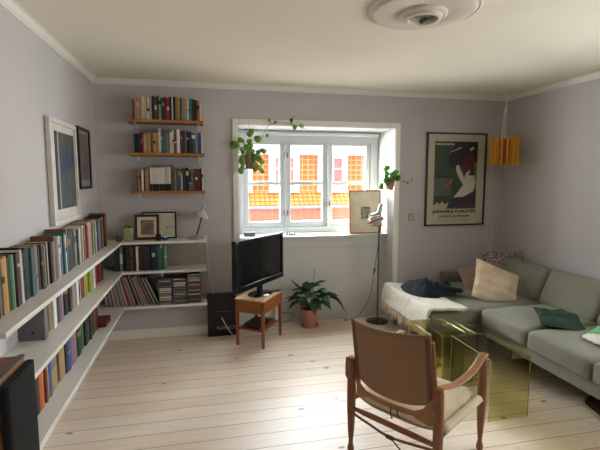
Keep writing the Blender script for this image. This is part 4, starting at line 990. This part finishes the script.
# canvas seat sling and seat cushion
def seat(u, v):
    x = -.235 + .47 * u; y = -ly + 2 * ly * v; e = 1 - abs(2 * v - 1) ** 4
    return (x, y, .352 - .045 * e)
MB().grid(seat, 10, 20).build('seat_sling', can, sc, smooth=60, solid=.004)
m = MB()
for sy in (-1, 1): m.grid(lambda u, v: (-.235 + .47 * u, sy * (ly + .02 * math.sin(PI * v)), .352 - .045 * v), 6, 8); m.build('sling_hem', can, sc, smooth=60, solid=.004); m = MB()
st_ = MB()
st_.rounded(0, 0, .352, .49, .46, .065, .025, (.004, .004, .012), n=14, wr=.004).build('seat_cushion', can, sc)
# back uprights (tilting with the sling) and the sling itself
tilt = math.radians(9)
def bk_pt(v, s, off=0.0):
    """v -1..1 across, s height above .44 along the leaning back"""
    sag = .045 * (1 - v * v)
    return Vector((-.255 - off - sag - math.sin(tilt) * s, v * .238, .44 + math.cos(tilt) * s))
for sg in (-1, 1):
    m = MB(); a, b_ = bk_pt(sg, -.06, -.012), bk_pt(sg, .375, -.012); m.tube([a, a.lerp(b_, .5), b_], [.011, .013, .011], 10); m.build('back_upright', ash, sc)
def sling(u, v):
    a = 2 * u - 1; top = .40 - .012 * (1 - a * a) ; bot = -.0 + .05 * abs(a) ** 3
    return bk_pt(a, bot + (top - bot) * v - .016 * a * v)
MB().grid(sling, 24, 16).build('back_sling', lea, sc, smooth=60, solid=.007)
for sg in (-1, 1):
    m = MB(); m.grid(lambda u, v: bk_pt(sg * (1.0 - .11 * u), .02 + .375 * v, .0045 + .006 * math.sin(PI * u)), 6, 14); m.build('side_pocket', M('darker_leather_hem', (108, 70, 52), .6), sc, smooth=60, solid=.005)
MB().grid(lambda u, v: bk_pt(2 * u - 1, -.052 + .032 * v, .006), 24, 4).build('back_strap', lea2, sc, smooth=60, solid=.005)
for sg in (-1, 1):
    m = MB(); m.prism([(sg * .99, .075), (sg * .99, -.075), (sg * .9, -.085), (sg * .62, -.055), (sg * .62, -.015), (sg * .8, .01)], lambda a, b_, t: bk_pt(a, b_, t), .012, .016); m.build('corner_tab', lea2, sc, smooth=30)
for vv, ln in ((.18, .06), (.34, .04)):
    p = bk_pt(-vv + .1, -.04, .014); MB().tube([p, p + Vector((-.004, .0, -ln * .5)), p + Vector((-.002, -.01, -ln))], .004, 6).build('strap_end', M('dark_thong', (88, 62, 44), .6), sc)
# arm straps
for sy in (-1, 1):
    pts = bez([(-lx - .012, sy * ly, .49), (-lx - .006, sy * ly, .575), (-.21, sy * ly, .562), (-.08, sy * ly, .535), (.06, sy * ly, .532), (.17, sy * ly, .552), (lx - .02, sy * ly, .583), (lx + .015, sy * ly, .59)], 6)
    m = MB(); n_ = len(pts) - 1
    m.grid(lambda u, v: pts[round(u * n_)] + Vector((0, (v - .5) * (.046), 0)), n_, 4)
    m.build('arm_strap', lea2, sc, smooth=60, solid=.006)
    m = MB(); 
    m.prism([(-.022, .0), (-.022, .06), (-.018, .11), (.018, .11), (.022, .06), (.022, 0), (0, -.03)], lambda a, b_, t: (-lx - .027 - t, sy * ly + a, .475 + b_), 0, .005)
    e = m.build('strap_tab', M('tab_leather', (140, 90, 60), .55), sc, smooth=30)
    for q in ((-.007, .03), (.007, .03), (0, .015)):
        MB().lathe([(.0035, 0), (.0035, .002), (.001, .0025)], seg=10, mat=Matrix.Translation((-lx - .032, sy * ly + q[0], .475 + q[1])) @ Matrix.Rotation(-PI / 2, 4, 'Y')).build('rivet_hole', blk, e)
# strap with a buckle knot under the seat
P = bez([(-lx - .02, ly, .262), (-lx - .022, .12, .238), (-lx - .022, -.02, .222), (-lx - .02, -ly, .262)], 6)
m = MB(); m.grid(lambda u, v: P[round(u * (len(P) - 1))] + Vector((0, 0, (v - .5) * .014)), len(P) - 1, 2); m.build('under_strap', M('dark_strap', (128, 86, 56), .6), sc, smooth=60, solid=.005)
kn = MB().rounded(-lx - .026, -.01, .222, .016, .05, .022, .006, n=6).build('buckle', M('dark_thong', (88, 62, 44), .6), sc)
MB().tube([(-lx - .03, -.03, .218), (-lx - .034, -.06, .2), (-lx - .032, -.085, .18)], .004, 6).build('strap_end', M('dark_thong', (88, 62, 44), .6), sc)

# ------------------------------------------------------------------ light
PW_ = [.45, 580, 28, 26, 160, 170]
w = bpy.data.worlds.new('overcast_sky'); bpy.context.scene.world = w; w.use_nodes = True
bg = w.node_tree.nodes['Background']; bg.inputs[0].default_value = (.86, .93, 1.0, 1); bg.inputs[1].default_value = PW_[0]
def area(name, loc, rot, sx, sy, power, col, portal=False):
    a = bpy.data.lights.new(name, 'AREA'); a.shape = 'RECTANGLE'; a.size = sx; a.size_y = sy; a.energy = power; a.color = col
    if portal: a.cycles.is_portal = True
    o = bpy.data.objects.new(name, a); COL.objects.link(o); o.location = loc; o.rotation_euler = rot
    return o
# added unseen lamps: the upper boosts daylight, the lower brightens the ceiling
area('added_sky_fill', (1.3, 7.2, 4.6), (math.radians(-52), 0, 0), 9.0, 5, PW_[1], (.93, .97, 1.0))
area('added_ceiling_fill', (1.6, 8.0, -.9), (math.radians(-90 - 30), 0, 0), 9.0, 2.6, PW_[2], (1.0, .97, .9))
area('added_side_fill', (Rx + 1.3, (WY0 + WY1) / 2, 1.6), (0, math.radians(90), 0), 2.6, 3.2, PW_[3], (1.0, .97, .93))  # lamp added outside the unseen side window
aim = lambda a, b: (Vector(b) - Vector(a)).to_track_quat('-Z', 'Y').to_euler()
lw, lr = (-1.7, 7.4, 1.6), (5.6, 7.6, 1.6)
area('added_right_wall_fill', lw, aim(lw, (1.2, 4.9, 1.6)), 3.4, 3.4, PW_[4], (.96, .98, 1.0))  # added flank lamp, hidden from view, brightens the right wall
area('added_left_wall_fill', lr, aim(lr, (1.2, 4.9, 1.6)), 3.4, 3.4, PW_[5], (.96, .98, 1.0))  # opposite hidden panel, added to lift the left wall
area('added_window_portal', (Rx + .25, (WY0 + WY1) / 2, (WZ0 + WZ1) / 2), (0, math.radians(90), 0), 1.3, 2.1, 1, (1, 1, 1), True)
area('window_portal', (1.19, WINY + .12, 1.55), (math.radians(-90), 0, 0), 1.6, 1.1, 1, (1, 1, 1), True)

# ------------------------------------------------------------------ camera
Rm = ((0.977, -0.023, 0.214), (-0.215, -0.105, 0.971), (0.0, -0.994, -0.108))
f_ = 433.0
def unit(v): return Vector(v).normalized()
Yd = unit((204 - 300, 178 - 225, f_)); X2 = unit((1978, 178 - 225, f_)); Dn = Yd.cross(X2).normalized()
if Dn.y < 0: Dn = -Dn
Xd = Dn.cross(Yd).normalized()
rows = [Xd, Yd, -Dn]
right = Vector((rows[0].x, rows[1].x, rows[2].x)); down = Vector((rows[0].y, rows[1].y, rows[2].y)); fwd = Vector((rows[0].z, rows[1].z, rows[2].z))
cm = bpy.data.cameras.new('camera'); cam = bpy.data.objects.new('camera', cm); COL.objects.link(cam)
up = -down; bk_ = -fwd
cam.matrix_world = Matrix(((right.x, up.x, bk_.x, 0), (right.y, up.y, bk_.y, 0), (right.z, up.z, bk_.z, 1.6), (0, 0, 0, 1)))
cm.sensor_width = 36; cm.lens = 36 * 433 / 600; cm.clip_start = .05; cm.clip_end = 200
S_ = bpy.context.scene; S_.camera = cam
S_.view_settings.view_transform = 'Standard'; S_.view_settings.look = 'None'; S_.view_settings.gamma = 1; S_.view_settings.use_curve_mapping = False
S_.view_settings.exposure = 3.0
